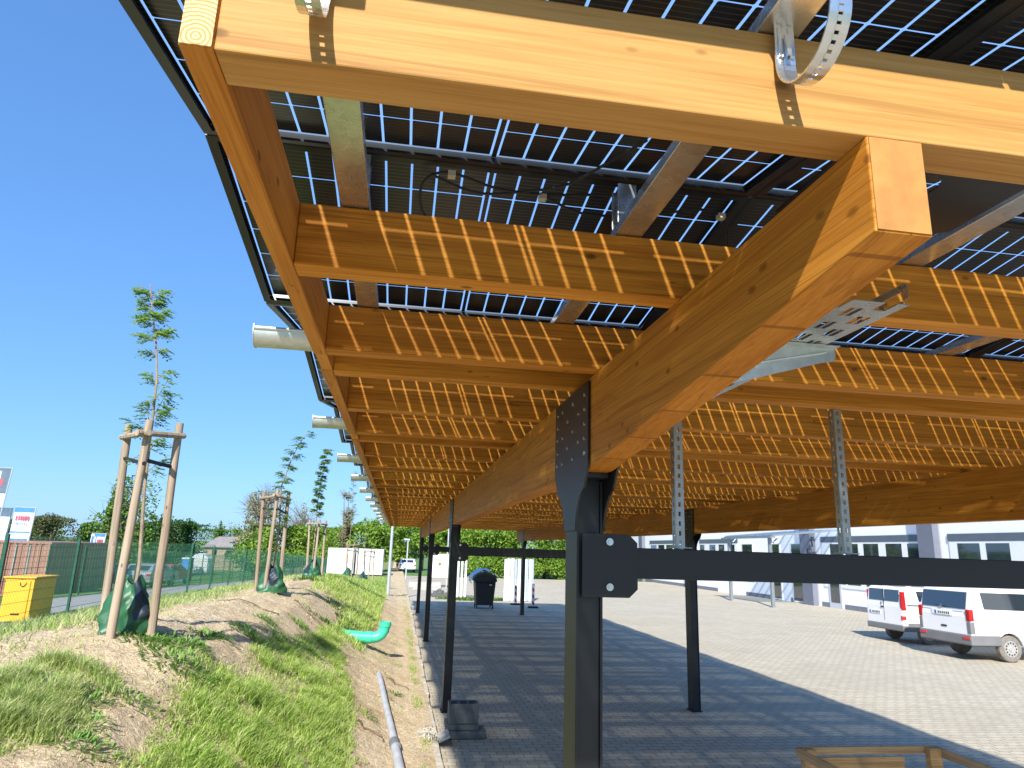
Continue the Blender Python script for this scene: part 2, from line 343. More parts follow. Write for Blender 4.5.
def vnoise(x, y, sd=0.):
    x = np.asarray(x, float) + sd * 17.3 + 100; y = np.asarray(y, float) + sd * 9.1 + 100
    xi = np.floor(x).astype(int); yi = np.floor(y).astype(int); fx = x - xi; fy = y - yi; fx = fx * fx * (3 - 2 * fx); fy = fy * fy * (3 - 2 * fy)
    g = lambda a, b: _vt[a % 256, b % 256]
    return (g(xi, yi) * (1 - fx) + g(xi + 1, yi) * fx) * (1 - fy) + (g(xi, yi + 1) * (1 - fx) + g(xi + 1, yi + 1) * fx) * fy
def bumps(x, y):
    b = .05 * (vnoise(x * 2.2, y * 1.8) - .5) + .026 * (vnoise(x * 7, y * 6, 1) - .5) + .016 * (vnoise(x * 21, y * 19, 2) - .5) + 0 * np.sin(x * 3.1 + 1.3 * np.sin(y * 1.7)) * np.sin(y * 2.3 + x) + .0 * np.sin(x * 9.1 + y * 3.7) * np.sin(y * 7.3 - x * 4.1)
    b = b + .0 * np.sin(x * 23 + 2 * np.sin(y * 11)) * np.sin(y * 19 + x * 8)
    fade = np.clip((.45 - x) / .5, 0, 1) * np.clip((x + 5.6) / 1.5, 0, 1) * .85 + .0
    return b * fade
_xs = np.concatenate([np.linspace(-70, -12, 18), np.linspace(-11.5, -5, 22)[:-1], np.linspace(-5, .56, 150)])
_ys = np.concatenate([np.linspace(-4, 3, 12)[:-1], np.linspace(3, 12, 230)[:-1], np.linspace(12, 32, 220)[:-1], np.linspace(32, 140, 50)])
def hz(x, y): return height(x, y) + bumps(np.asarray(x, float), np.asarray(y, float))
XX, YY = np.meshgrid(_xs, _ys)
ZZ = hz(XX, YY)
ZZ = ZZ + np.where((XX < .45) & (XX > -5), rng.normal(0, .006, XX.shape), 0)
def sheet(name, X, Y, Z, mat, smooth=True):
    ny, nx = X.shape; v = np.stack([X, Y, Z], -1).reshape(-1, 3)
    i = np.arange((ny - 1) * nx).reshape(ny - 1, nx)[:, :-1].ravel()
    f = np.stack([i, i + 1, i + nx + 1, i + nx], -1)
    me = nmesh(name, v, f, 4, mat)
    if smooth: me.polygons.foreach_set('use_smooth', np.ones(len(f), bool))
    o = bpy.data.objects.new(name, me); col.objects.link(o); return o
struct(sheet('mound_soil', XX, YY, ZZ, 'soil'))
# everything to the horizon
MB().quad((-1500, -400, -1.9), (1500, -400, -1.9), (1500, 2500, -1.9), (-1500, 2500, -1.9)).build('ground', 'far_field', fix=False)['kind'] = 'structure'
MB().box(.6, 60, -14, 56, -.3, 0).build('pavement', 'pavers')['kind'] = 'structure'
MB().box(-3, 90, 56, 160, -.6, -.03).build('far_verge', 'lawn')['kind'] = 'structure'
# lane behind the fence, following the slope
lx, ly = np.meshgrid(np.linspace(-10.7, -6.9, 8), np.linspace(-4, 120, 90)); struct(sheet('lane', lx, ly, height(lx, ly) + .02, 'asphalt'))
lx, ly = np.meshgrid(np.linspace(-69, -11.2, 14), np.linspace(-4, 139, 60)); struct(sheet('lawn', lx, ly, height(lx, ly) + .012, 'lawn'))
# light concrete yard beyond the mound end
MB().box(-.6, .595, 33, 56, -.28, .045).build('yard_strip', 'concrete')['kind'] = 'structure'
# kerb, individually uneven stones in one edge
k = MB(); y = -4.0
while y < 33:
    l = .84; dx = random.uniform(-.012, .012); dz = random.uniform(-.015, .012)
    k.box(.525 + dx, .598 + dx, y, y + l - .012, -.1, .085 + dz); y += l
k.build('kerb', 'kerb_concrete', bevel=.008)['kind'] = 'structure'

# ------------------------------------------------------------------ carport
XL, XI, Z1, Y0, PW, S, J = -.3746, -.3243, 2.9137, .9436, .0843, .8132, .2545
MOD = 2 * S + PW + J; NM = 13; XR = 5.60; PT = 3.092
XG, WG, XG2 = .7483, .1061, 4.3915; ZE, ZF = 2.7346, 2.5298
cp = empty('solar_carport', (2.6, 13.5, 0), 'long timber and dark steel carport roofed with see-through solar panels', 'carport')
for gx in (XG, XG2):
    g = MB(); yE = Y0 + NM * MOD - J
    poly = [(Y0, Z1), (yE, Z1), (yE, ZF), (2.75, ZF), (Y0, ZE)]
    g.prism(poly, 'X', gx, gx + WG)
    gb_ = g.build('glulam_beam', 'glulam_wood', cp, bevel=.003)
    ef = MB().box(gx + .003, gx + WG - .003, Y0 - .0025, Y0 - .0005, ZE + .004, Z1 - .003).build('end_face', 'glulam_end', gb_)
pm = MB().box(XI + .001, XR, 0, PW, Z1, PT)
first = None
for kx in range(NM):
    for j in range(3):
        yy = Y0 + kx * MOD + j * S
        if first is None:
            first = pm.build('purlin', 'purlin_wood', cp, bevel=.003); first.location.y = yy
        else:
            link_copy(first, cp, (0, yy, 0))
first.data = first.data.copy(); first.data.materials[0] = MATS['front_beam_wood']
rm = MB().box(XL, XI, 0, 2 * S + PW, Z1, PT - .001)
r0 = None
for side, dx in ((0, 0), (1, XR - XL + .001)):
    for kx in range(NM):
        if r0 is None: r0 = rm.build('rim_beam', 'rim_wood', cp, bevel=.003); r0.location = (dx, Y0, 0); rimloc = r0
        else: link_copy(r0, cp, (dx, Y0 + kx * MOD, 0))
# front end of the left rim beam shows rings
e = MB().box(XL + .002, XI - .002, Y0 - .003, Y0 - .0005, Z1 + .002, PT - .003).build('end_face', 'end_grain', r0)
e.matrix_parent_inverse = Matrix.Translation((0, -Y0, 0))
bk = None
for dx in (0, XR - XL + .001):
    for kx in range(NM - 1):
        yy = Y0 + kx * MOD + 2 * S + PW
        if bk is None: bk = MB().box(XL + .004, XI - .002, .002, J - .002, Z1 + .004, PT - .03).build('joint_block', 'rim_wood', cp); bk.location = (dx, yy, 0)
        else: link_copy(bk, cp, (dx, yy, 0))
# galvanised rails over the purlins, with the little uprights that carry the panel ridges
ANG = math.asin(.138 / .976); ca, sa = math.cos(ANG), math.sin(ANG)
CV = .8165; PL, PB = 1.6, .976
rail = MB(); rail.box(0, .078, .845, Y0 + NM * MOD - J + .05, PT + .003, PT + .032)
for kx in range(NM):
    c = CV + kx * MOD
    rail.box(.01, .068, c + MOD / 2 - .03, c + MOD / 2 - .026, PT + .033, PT + .175)
    rail.box(.01, .068, c + MOD / 2 + .026, c + MOD / 2 + .03, PT + .033, PT + .175)
rx = (-.218, .558, 1.468, 2.28, 3.06, 3.86, 4.66, 5.42)
ra = None
for x in rx:
    if ra is None: ra = rail.build('mounting_rail', 'galvanised', cp, bevel=.002); ra.location.x = x
    else: link_copy(ra, cp, (x, 0, 0))
# solar panels: real cells with gaps the sun shines through
cm = MB(); nx, ny = 20, 6; pitx = .0765; pity = .1563
mx0 = .022
for i in range(nx):
    x0 = mx0 + i * pitx + (.020 if i >= 10 else 0)
    for j in range(ny):
        y0 = .019 + j * pity
        a, b, c_, d = x0 + .0034, x0 + pitx - .0034, y0 + .0018, y0 + pity - .0018; ch = .003
        z = .027
        cm.add([(a + ch * (1 if True else 0), c_, z), (b - ch, c_, z), (b, c_ + ch, z), (b, d - ch, z), (b - ch, d, z), (a + ch, d, z), (a, d - ch, z), (a, c_ + ch, z)], [tuple(range(8))])
xc_ = mx0 + 10 * pitx
cm.box(xc_ + .003, xc_ + .017, .01, PB - .01, .0255, .0265)
cm.box(.0085, mx0 - .002, .009, PB - .009, .0255, .0265).box(mx0 + 20 * pitx + .022, PL - .0085, .009, PB - .009, .0255, .0265)
cell_me = cm.mesh('solar_panel', 'solar_cell', fix=False)
fm = MB()
fm.box(-.0055, -.0005, 0, PB, .001, .003).box(PL + .0005, PL + .0055, 0, PB, .001, .003).box(0, PL, -.0125, -.0005, .001, .003).box(0, PL, PB + .0005, PB + .003, .001, .003)  # thin outer lips, added to stop sunlight slipping between neighbouring panels
for (x0, x1, y0, y1) in ((0, PL, 0, .008), (0, PL, PB - .008, PB), (0, .008, .008, PB - .008), (PL - .008, PL, .008, PB - .008)):
    fm.box(x0, x1, y0, y1, 0, .034)
for (x0, x1, y0, y1) in ((.008, PL - .008, .008, .022), (.008, PL - .008, PB - .022, PB - .008), (.008, .022, .022, PB - .022), (PL - .022, PL - .008, .022, PB - .022)):
    fm.box(x0, x1, y0, y1, 0, .003)
frame_me = fm.mesh('panel_frame', 'black_frame')
glass_me = MB().quad((.008, .008, .0285), (PL - .008, .008, .0285), (PL - .008, PB - .008, .0285), (.008, PB - .008, .0285)).mesh('panel_glass', 'panel_glass', fix=False)
px = [-.6 + 1.612 * i for i in range(4)]
ZV = 3.150
def add_panel(i, mat_w, parent, name='solar_panel'):
    p = bpy.data.objects.new(name, cell_me); col.objects.link(p); p.parent = parent; p.matrix_basis = mat_w
    for nm, me in (('panel_frame', frame_me), ('panel_glass', glass_me)):
        q = bpy.data.objects.new(nm, me); col.objects.link(q); q.parent = p
    return p
cnt = 0; rest = []
for kx in range(NM):
    for half in (0, 1):
        for i, x in enumerate(px):
            c = CV + kx * MOD + .013
            if half == 0: Mx = Matrix.Translation((x, c, ZV)) @ Matrix.Rotation(ANG, 4, 'X')
            else: Mx = Matrix.Translation((x + 0, c + 2 * PB * ca + .007, ZV)) @ Matrix.Rotation(math.pi, 4, 'Z') @ Matrix.Rotation(ANG, 4, 'X') @ Matrix.Translation((-PL, 0, 0))
            cnt += 1
            if cnt <= 100: add_panel(i, Mx, cp)
            else: rest.append(Mx)
bmx = bmesh.new()
for Mx in rest:
    for me, mi in ((cell_me, 0), (frame_me, 1), (glass_me, 2)):
        n0 = len(bmx.faces); nv = len(bmx.verts); bmx.from_mesh(me); bmx.verts.ensure_lookup_table(); bmx.faces.ensure_lookup_table()
        for v in bmx.verts[nv:]: v.co = Mx @ v.co
        for f_ in bmx.faces[n0:]: f_.material_index = mi
me = bpy.data.meshes.new('solar_panel_rest'); bmx.to_mesh(me); bmx.free()
for m_ in ('solar_cell', 'black_frame', 'panel_glass'): me.materials.append(MATS[m_])
o = bpy.data.objects.new('end_row_panels', me); col.objects.link(o); o.parent = cp; o.matrix_parent_inverse = Matrix.Translation(-cp.location); o['kind'] = 'stuff'
# parts were placed in world coordinates: cancel the empty's offset
for ch in list(cp.children):
    ch.matrix_parent_inverse = Matrix.Translation(-cp.location)
# gutters in every valley
gm = MB(); r = .058; n = 12; vs = []
for x in (-.625, 5.92):
    for rr in (r, r - .004):
        for i in range(n + 1):
            a = math.pi * (1.0 + i / n); vs.append((x, rr * math.cos(a), rr * math.sin(a) * 1.0))
m1 = n + 1; fs = []
for i in range(n):
    fs += [(i, i + 1, 2 * m1 + i + 1, 2 * m1 + i), (m1 + i, m1 + i + 1, 3 * m1 + i + 1, 3 * m1 + i)]
gm.add(vs, fs)
for x, r2 in ((-.629, .061), (5.92, .061)):
    pl = [(r2 * math.cos(math.pi * (1 + i / n)), r2 * math.sin(math.pi * (1 + i / n))) for i in range(n + 1)] + [(r2, .022), (-r2, .022)]
    gm.prism(pl, 'X', x, x + .004)
gm.tube([(-.625, -.058, .006), (5.92, -.058, .006)], .008, 8); gm.tube([(-.625, .058, .004), (5.92, .058, .004)], .005, 6)
g0 = None
for kx in range(1, NM):
    loc = (0, CV + kx * MOD + .012, 3.022)
    if g0 is None: g0 = gm.build('gutter', 'gutter_zinc', cp, smooth=True); g0.matrix_parent_inverse = Matrix.Translation(-cp.location); g0.location = loc
    else: link_copy(g0, cp, loc)
# front gutter hooks, waiting for their gutter
def hook_mesh():
    h = MB(); w_, t = .036, .003; cy, cz, rr = -.045, -.075, .076
    path = [(.03, .0), (.03, -.03)] + [(cy + rr * math.cos(a), cz + rr * math.sin(a)) for a in [math.pi * 2 - math.pi * (i / 18) for i in range(19)]]
    for (y0, z0), (y1, z1) in zip(path[:-1], path[1:]):
        d = Vector((0, y1 - y0, z1 - z0)); ln = d.length; d.normalize(); nn = Vector((0, -d.z, d.y)); c = Vector((0, (y0 + y1) / 2, (z0 + z1) / 2))
        for xa, xb in ((0, .0145), (.0225, w_)):
            h.obox(c + Vector(((xa + xb) / 2, 0, 0)), ((xb - xa) / 2, 0, 0), d * (ln / 2 + .001), nn * t / 2)
    for q in range(0, len(path) - 1):
        if True:
            (y0, z0), (y1, z1) = path[q], path[q + 1]; d = Vector((0, y1 - y0, z1 - z0)); ln = d.length; d.normalize(); nn = Vector((0, -d.z, d.y))
            h.obox(Vector((.018, (y0 + y1) / 2, (z0 + z1) / 2)), (.0045, 0, 0), d * ln * (.30 if 4 < q < 19 else .52), nn * t / 2)
    # springy tongues
    h.obox((.009, .028, -.035), (.004, 0, 0), (0, .001, .03), (0, .002, 0)); h.obox((.018, .020, -.045), (.004, 0, 0), (0, .003, .022), (0, .002, 0)); h.obox((.028, .028, -.035), (.004, 0, 0), (0, .001, .03), (0, .002, 0))
    return h
h0 = None
for x in rx:
    loc = (x + .021, .898, PT + .004)
    if h0 is None: h0 = hook_mesh().build('gutter_hook', 'galvanised', cp); h0.matrix_parent_inverse = Matrix.Translation(-cp.location); h0.location = loc
    else: link_copy(h0, cp, loc)
# posts: I sections, fork plates, cross bars
ROWY = [3.01 + 7.3177 * i for i in range(4)]
def plate_poly(yc):
    L_ = [(yc - .305, 2.90), (yc + .305, 2.90), (yc + .305, 2.55), (yc + .24, 2.46)]
    L_ += [(yc + .10 + .12 * (1 - t) ** 2.2, 2.46 - .17 * t) for t in (.15, .3, .45, .6, .8, 1)]
    L_ += [(2 * yc - a, b) for a, b in reversed(L_)]
    return L_[:2] + [p for p in L_[2:-2]] + []
def post_at(px0, yc, d):
    p = MB(); x0, x1 = px0 - .002, px0 + WG + .006
    p.box(x0, x0 + .011, yc - .1, yc + .1, .012, 2.505); p.box(x1 - .011, x1, yc - .1, yc + .1, .012, 2.505)
    p.box(x0 + .011, x1 - .011, yc - .088, yc - .078, .012, 2.505)
    po = p.build('post', 'anthracite_steel', cp, bevel=.002); po.matrix_parent_inverse = Matrix.Translation(-cp.location)
    b = MB().box(x0 - .02, x1 + .02, yc - .12, yc + .12, .002, .014).build('base_plate', 'anthracite_steel', po)
    for xx in (x0 - .010, x1 + .001):
        f_ = MB(); f_.prism(plate_poly(yc), 'X', xx, xx + .009)
        sx = xx - .003 if xx < px0 + .05 else xx + .010
        for a in range(5):
            for c in range(6):
                if (a + c) % 2 == 0 or c in (0, 5):
                    zz = 2.60 + .062 * a; yy = yc - .25 + .1 * c
                    f_.tube([(sx - .001, yy, zz), (sx + .003, yy, zz)], .0085, 8, mi=1)
        f_.build('fork_plate', ['anthracite_steel', 'galvanised'], po)
    MB().box(px0, px0 + WG, yc - .2, yc + .2, 2.508, 2.528).build('top_plate', 'anthracite_steel', po)
    # gusset
    sgn = d; gx0 = x0 + .02 if d > 0 else x1 - .02
    def X(t): return gx0 + sgn * t
    for yy in (yc - .118, yc + .035):
        pl = [(X(0), 2.020), (X(.205), 2.020), (X(.242), 2.055), (X(.242), 2.245), (X(.205), 2.28), (X(0), 2.28)]
        MB().prism(pl, 'Y', yy, yy + .009).build('gusset_plate', 'anthracite_steel', po, bevel=.0015)
    for zz in (2.062, 2.247):
        MB().tube([(X(.118), yc - .126, zz), (X(.118), yc - .1185, zz)], .0155, 16).tube([(X(.118), yc - .130, zz), (X(.118), yc - .1265, zz)], .0085, 6).build('bolt', 'galvanised', po)
    return po
for yc in ROWY:
    post_at(XG, yc, 1); post_at(XG2, yc, -1)
    br = MB().box(XG + .175, XG2 - .06, yc - .104, yc + .028, 2.098, 2.226).build('crossbar', 'anthracite_steel', cp, bevel=.003); br.matrix_parent_inverse = Matrix.Translation(-cp.location)
# slotted channels standing on the first crossbar
def slotted(x, yc, z0, z1):
    s = MB(); w_ = .040; t = .0025; n = int((z1 - z0) / .042)
    def strip(org, ax, ay):   # ax: width direction, ay: thickness direction
        ax, ay, org = Vector(ax), Vector(ay), Vector(org); L2 = z1 - z0
        for c, hw in ((-.66, .34), (.66, .34)):
            s.obox(org + ax * c + Vector((0, 0, L2 / 2)), ax * hw, ay, (0, 0, L2 / 2))
        for i in range(n + 1):
            s.obox(org + Vector((0, 0, i * L2 / n)), ax * .34, ay * .98, (0, 0, .011))
    strip((x, yc - .02, z0), (.019, 0, 0), (0, t / 2, 0)); strip((x - .020, yc, z0), (0, .02, 0), (t / 2, 0, 0)); strip((x + .020, yc, z0), (0, .02, 0), (t / 2, 0, 0))
    s.box(x - .04, x + .05, yc - .03, yc + .03, z0 - .001, z0 + .004)
    o = s.build('slotted_channel', 'galvanised_dull', cp, fix=False); o.matrix_parent_inverse = Matrix.Translation(-cp.location)
for x in (1.235, 2.048, 3.8): slotted(x, 2.99, 2.232, 2.911)
# perforated cable tray beside the glulam beam, on brackets
t = MB(); ty0, ty1 = 1.455, 12.0; xa, xb, tz = .872, 1.228, 2.83
y = ty0; rows = 0
lanes = [(xa, xa + .035), (xa + .07, xa + .10), (xa + .135, xa + .165), (xa + .20, xa + .23), (xa + .265, xa + .29), (xb - .03, xb)]
for a, b in lanes: t.box(a, b, ty0, ty1, tz, tz + .002)
gaps = [(lanes[i][1], lanes[i + 1][0]) for i in range(5)]
while y < ty1 - .12:
    for gi, (a, b) in enumerate(gaps):
        off = .0 if gi % 2 else .055
        t.box(a, b, y + off, y + off + .05, tz, tz + .0021)
        t.box((a + b) / 2 - .003, (a + b) / 2 + .003, y + off + .05, y + off + .11, tz, tz + .0019)
    y += .11
t.box(xa, xa + .002, ty0, ty1, tz + .002, tz + .055); t.box(xb - .002, xb, ty0 + .02, ty1, tz + .002, tz + .018); t.box(xb - .002, xb, ty0, ty1, tz + .042, tz + .055)
y = ty0
while y < ty1: t.box(xb - .002, xb, y, y + .02, tz + .018, tz + .042); y += .09
t.box(xb - .012, xb, ty0, ty1, tz + .055, tz + .057)
o = t.build('cable_tray', 'galvanised', cp, fix=True); o.matrix_parent_inverse = Matrix.Translation(-cp.location)
y = 1.83
while y < 11.5:
    b = MB(); pl = [(XG + WG + .001, 2.828), (1.272, 2.828), (1.272, 2.796), (1.262, 2.786), (1.22, 2.778), (.95, 2.70), (XG + WG + .001, 2.68)]
    b.prism(pl, 'Y', y, y + .003); b.box(XG + WG + .001, 1.272, y - .028, y, 2.8255, 2.8285); b.box(XG + WG + .001, XG + WG + .004, y - .03, y + .03, 2.64, 2.82)
    b.tube([(.93, y - .002, 2.745), (1.24, y - .002, 2.812)], .004, 6)
    o = b.build('tray_bracket', 'gutter_zinc', cp); o.matrix_parent_inverse = Matrix.Translation(-cp.location); y += 1.35
# cables and junction boxes under the first ridge
def cable(pts, r=.0042):
    P = [Vector(p) for p in pts]; out = []
    for i in range(len(P) - 1):
        p0, p1, p2, p3 = P[max(i - 1, 0)], P[i], P[i + 1], P[min(i + 2, len(P) - 1)]
        for k in range(6):
            u = k / 6; out.append(.5 * ((2 * p1) + (p2 - p0) * u + (2 * p0 - 5 * p1 + 4 * p2 - p3) * u * u + (3 * p1 - p0 - 3 * p2 + p3) * u ** 3))
    out.append(P[-1]); c = MB().tube(out, r, 8).build('cable', 'plastic_black', cp, smooth=True); c.matrix_parent_inverse = Matrix.Translation(-cp.location); return c
cable([(.05, 2.05, 3.2), (.0, 1.95, 3.21), (.0, 1.86, 3.25), (.07, 1.81, 3.262), (.22, 1.84, 3.245), (.38, 1.86, 3.255), (.52, 1.84, 3.26), (.62, 1.83, 3.26)])
cable([(.02, 1.83, 3.262), (.16, 1.86, 3.235), (.3, 1.85, 3.25), (.42, 1.78, 3.25), (.50, 1.62, 3.24), (.56, 1.5, 3.235)])
cable([(.35, 1.85, 3.25), (.5, 1.9, 3.225), (.7, 1.88, 3.235), (.86, 1.84, 3.25), (.94, 1.86, 3.24), (.985, 1.92, 3.19), (.99, 2.0, 3.1)])
for kx in range(1, 4):
    for s_ in (0, 1.6, 3.2): cable([(.1 + s_, 1.80 + MOD * kx, 3.262), (.3 + s_, 1.84 + MOD * kx, 3.235), (.55 + s_, 1.83 + MOD * kx, 3.262), (.9 + s_, 1.84 + MOD * kx, 3.24), (1.2 + s_, 1.80 + MOD * kx, 3.262)])
for (x, y, z) in ((.08, 1.81, 3.258), (.36, 1.86, 3.244), (.66, 1.86, 3.236), (.93, 1.85, 3.24)):
    c = MB().box(x - .011, x + .011, y - .012, y + .012, z - .010, z + .006).build('cable_clip', 'connector_pale', cp); c.matrix_parent_inverse = Matrix.Translation(-cp.location)
# black plate with cut-outs beside the first beam
bp = MB(); bx0, bx1, by0, by1, bz = .93, 1.46, 1.10, 1.70, PT + .004
ring = []
seg = 20; cxh, cyh, rh = 1.19, 1.35, .055
out_ = []
for i in range(seg):
    a = 2 * math.pi * i / seg; c, s_ = math.cos(a), math.sin(a)
    kq = min((.26 if c > 0 else .26) / max(abs(c), 1e-6), .25 / max(abs(s_), 1e-6)); out_.append((cxh + c * kq, cyh + s_ * kq, bz)); ring.append((cxh + c * rh, cyh + s_ * rh, bz))
bp.add(out_ + ring, [(i, (i + 1) % seg, seg + (i + 1) % seg, seg + i) for i in range(seg)])
bp.add([(v[0], v[1], bz + .003) for v in out_ + ring], [(i, (i + 1) % seg, seg + (i + 1) % seg, seg + i) for i in range(seg)])
o = bp.build('cover_plate', 'black_plate', cp, fix=False); o.matrix_parent_inverse = Matrix.Translation(-cp.location)

# ------------------------------------------------------------------ vegetation
def blades(name, n, region, hmin, hmax, width, mat, label, lean=.8, cat='grass', clump=0):
    """region(x,y)->density 0..1 over bounds"""
    (x0, x1, y0, y1), fn = region
    pts = []; tot = 0
    while tot < n:
        x = rng.uniform(x0, x1, n * 2); y = rng.uniform(y0, y1, n * 2)
        d = fn(x, y); keep = rng.random(n * 2) < d; pts.append(np.stack([x[keep], y[keep]], 1)); tot += keep.sum()
        if len(pts) > 40: break
    p = np.concatenate(pts)[:n]; n = len(p)
    x, y = p[:, 0], p[:, 1]; z = hz(x, y) - .01
    dens = fn(x, y)
    h = rng.uniform(hmin, hmax, n) * (.45 + .6 * dens) * (.55 + .9 * vnoise(x * 6, y * 6, 7))
    a = rng.uniform(0, 2 * np.pi, n); ln = rng.uniform(.1, lean, n) * h * 1.6
    dx, dy = np.cos(a) * ln + .1 * h, np.sin(a) * ln
    wv = rng.uniform(.6, 1.2, n) * width; b = a + np.pi / 2 + rng.normal(0, .5, n); wx, wy = np.cos(b) * wv, np.sin(b) * wv
    V = np.empty((n, 5, 3))
    V[:, 0] = np.stack([x - wx, y - wy, z], 1); V[:, 1] = np.stack([x + wx, y + wy, z], 1)
    V[:, 2] = np.stack([x + dx * .35 + wx * .8, y + dy * .35 + wy * .8, z + h * .6], 1); V[:, 3] = np.stack([x + dx * .35 - wx * .8, y + dy * .35 - wy * .8, z + h * .6], 1)
    V[:, 4] = np.stack([x + dx, y + dy, z + h * rng.uniform(.75, 1.0, n)], 1)
    i = np.arange(n)[:, None] * 5
    Fc = np.concatenate([i + [0, 1, 2], i + [0, 2, 3], i + [3, 2, 4]], 1).reshape(-1, 3)
    o = bpy.data.objects.new(name, nmesh(name, V.reshape(-1, 3), Fc, 3, mat)); col.objects.link(o)
    tag(o, label, cat, kind='stuff'); return o
def ns(x, y, s, sd=0.): return np.clip(.5 + 1.25 * (vnoise(x * s * .55, y * s * .55, sd) - .5) + .5 * (vnoise(x * s * 1.3, y * s * 1.3, sd + 5) - .5), 0, 1)
def f_main(x, y):
    cx = np.interp(y, [3.5, 5, 6.5, 8, 10, 12, 13.5], [-.75, -.78, -.85, -.85, -.9, -.98, -1.0]); hw = np.interp(y, [3.5, 5, 6.5, 8, 10, 12, 13.5], [.66, .70, .74, .58, .42, .30, .1])
    d = 1 - np.abs(x - cx) / (hw + .12 * (ns(x, y, 3.1) - .5) * 2); return np.clip(d * 2.2, 0, 1) * (.22 + .78 * (ns(x, y, 6.2, 1.) > .33)) * (.35 + .65 * ns(y, x, 13., .6))
blades('grass', 62000, ((-1.9, .3, 3.4, 13.6), f_main), .045, .125, .0034, 'grass_blades', 'thick green grass patch covering the sandy slope beside the carport')
def f_left(x, y):
    d = 1 - np.sqrt(((x + 2.15) / .55) ** 2 + ((y - 4.75) / .85) ** 2); return np.clip(d * 2.6, 0, 1) * (.12 + .88 * (ns(x, y, 7, 2.) > .46)) * (.3 + .7 * ns(y, x, 15., .6))
blades('grass', 17000, ((-3.0, -1.3, 3.3, 5.9), f_left), .05, .17, .0032, 'grass_straw', 'straw tipped grass tufts in the bottom left corner of the mound', .6)
def f_strip(x, y):
    return np.clip((-2.75 - x + .25 * ns(x, y, 2.2)) * 3, 0, 1) * np.clip((x + 6.9) * 3, 0, 1) * (.35 + .65 * ns(x, y, 3.))
blades('grass', 42000, ((-6.9, -2.6, 4.5, 34), f_strip), .06, .15, .0065, 'grass_straw', 'yellow green grass strip along the foot of the green fence')
def f_far(x, y):
    edge = np.interp(y, [13, 16, 20, 30, 40], [-1.6, -1.75, -1.3, -.7, -.5]); a = np.clip((y - 15.5 + x * 0) * .4, 0, 1)
    lft = np.interp(y, [15, 20, 24, 30], [-1.8, -2.1, -3, -3])
    return a * ((x < -.35) & (x > lft)) * (.45 + .55 * ns(x, y, 2.6, .5)) + .8 * ((np.abs(x + .75) < .28) & (y > 12.5) & (y < 17.5))
blades('grass', 42000, ((-3.0, -.3, 12.5, 46), f_far), .06, .15, .0075, 'grass_blades', 'green meadow grass over the far end of the mound')
def f_kerb(x, y): return np.clip(1 - np.abs(x - .40) / .12, 0, 1) * (ns(x * 3, y, 2.3, 3.) > .5) * ns(y, x, 3.7)
blades('grass', 6500, ((.2, .53, 6, 33), f_kerb), .02, .07, .0035, 'grass_straw', 'thin tufts of grass growing along the concrete kerb')
def f_sparse(x, y): return (ns(x, y, 3.3, 4.) > .66) * (x < .2) * (x > -2.9) * .8 + .012
blades('grass', 6000, ((-2.9, .25, 3.6, 17), f_sparse), .02, .08, .003, 'grass_straw', 'scattered single grass blades on the bare sand')
def f_bin(x, y): return np.clip(ns(x, y, 2.1, 1.) * 1.5 - .3, 0, 1)
# leafy weeds: clumps of broad leaves
def weeds(name, spots, mat, label):
    vs, fs = [], []
    for (cx, cy, rad, nl, hh) in spots:
        for _ in range(nl):
            a = random.uniform(0, 6.283); d = random.random() ** .7 * rad; x = cx + math.cos(a) * d; y = cy + math.sin(a) * d; z = float(hz(x, y)) - .005
            b = a + random.uniform(-.7, .7); el = random.uniform(.25, 1.2); ln = random.uniform(.5, 1) * hh; wd = ln * random.uniform(.05, .13)
            u = Vector((math.cos(b) * math.cos(el), math.sin(b) * math.cos(el), math.sin(el))); s_ = Vector((-math.sin(b), math.cos(b), 0)); p = Vector((x, y, z))
            o = len(vs); dr = Vector((0, 0, -.25 * ln))
            vs += [p, p + u * ln * .35 + s_ * wd, p + u * ln * .8 + s_ * wd * .7 + dr * .4, p + u * ln + dr, p + u * ln * .8 - s_ * wd * .7 + dr * .4, p + u * ln * .35 - s_ * wd, p + u * ln * .5 + dr * .05]
            fs += [(o, o + 1, o + 6), (o + 1, o + 2, o + 6), (o + 2, o + 3, o + 6), (o + 3, o + 4, o + 6), (o + 4, o + 5, o + 6), (o + 5, o, o + 6)]
    me = nmesh(name, np.array([tuple(v) for v in vs]), np.array(fs), 3, mat); o = bpy.data.objects.new(name, me); col.objects.link(o); tag(o, label, 'weeds', kind='stuff'); return o
sp = []
for (x, y, r_, n_, hh) in ((-1.95, 6.3, .22, 130, .14), (-1.75, 6.6, .2, 110, .13), (-1.62, 6.0, .25, 150, .13), (-1.75, 7.4, .18, 90, .13), (-1.55, 8.3, .2, 100, .13), (-1.35, 9.2, .22, 110, .13), (-1.15, 9.8, .2, 100, .12), (-1.6, 9.6, .16, 70, .12), (-1.35, 11, .2, 90, .12)): sp.append((x, y, r_ * 1.1, n_ * 3, hh * .72))
weeds('weed_clumps', sp, 'weed_leaf', 'dark green leafy weeds along the upper edge of the grass patch')
sp = [(-1.85 + random.uniform(-.3, .3), 4.75 + random.uniform(-.5, .45), .13, 110, .075) for _ in range(12)]
weeds('weed_clumps', sp, 'weed_leaf', 'leafy weeds among the tufts at the bottom left of the mound')
sp = [(-1.25 + random.uniform(-.35, .35), y_ + random.uniform(-.5, .5), .28, 90, .14) for y_ in (13.5, 14.5, 15.5, 16.5, 17.5, 18.5)] + [(-.85, 14.0, .25, 120, .16), (-.9, 14.8, .25, 120, .16), (.1, 10.6, .10, 50, .09), (-.02, 10.1, .08, 30, .08), (-2.3, 18.9, .35, 150, .16), (-2.2, 19.4, .35, 120, .16)]
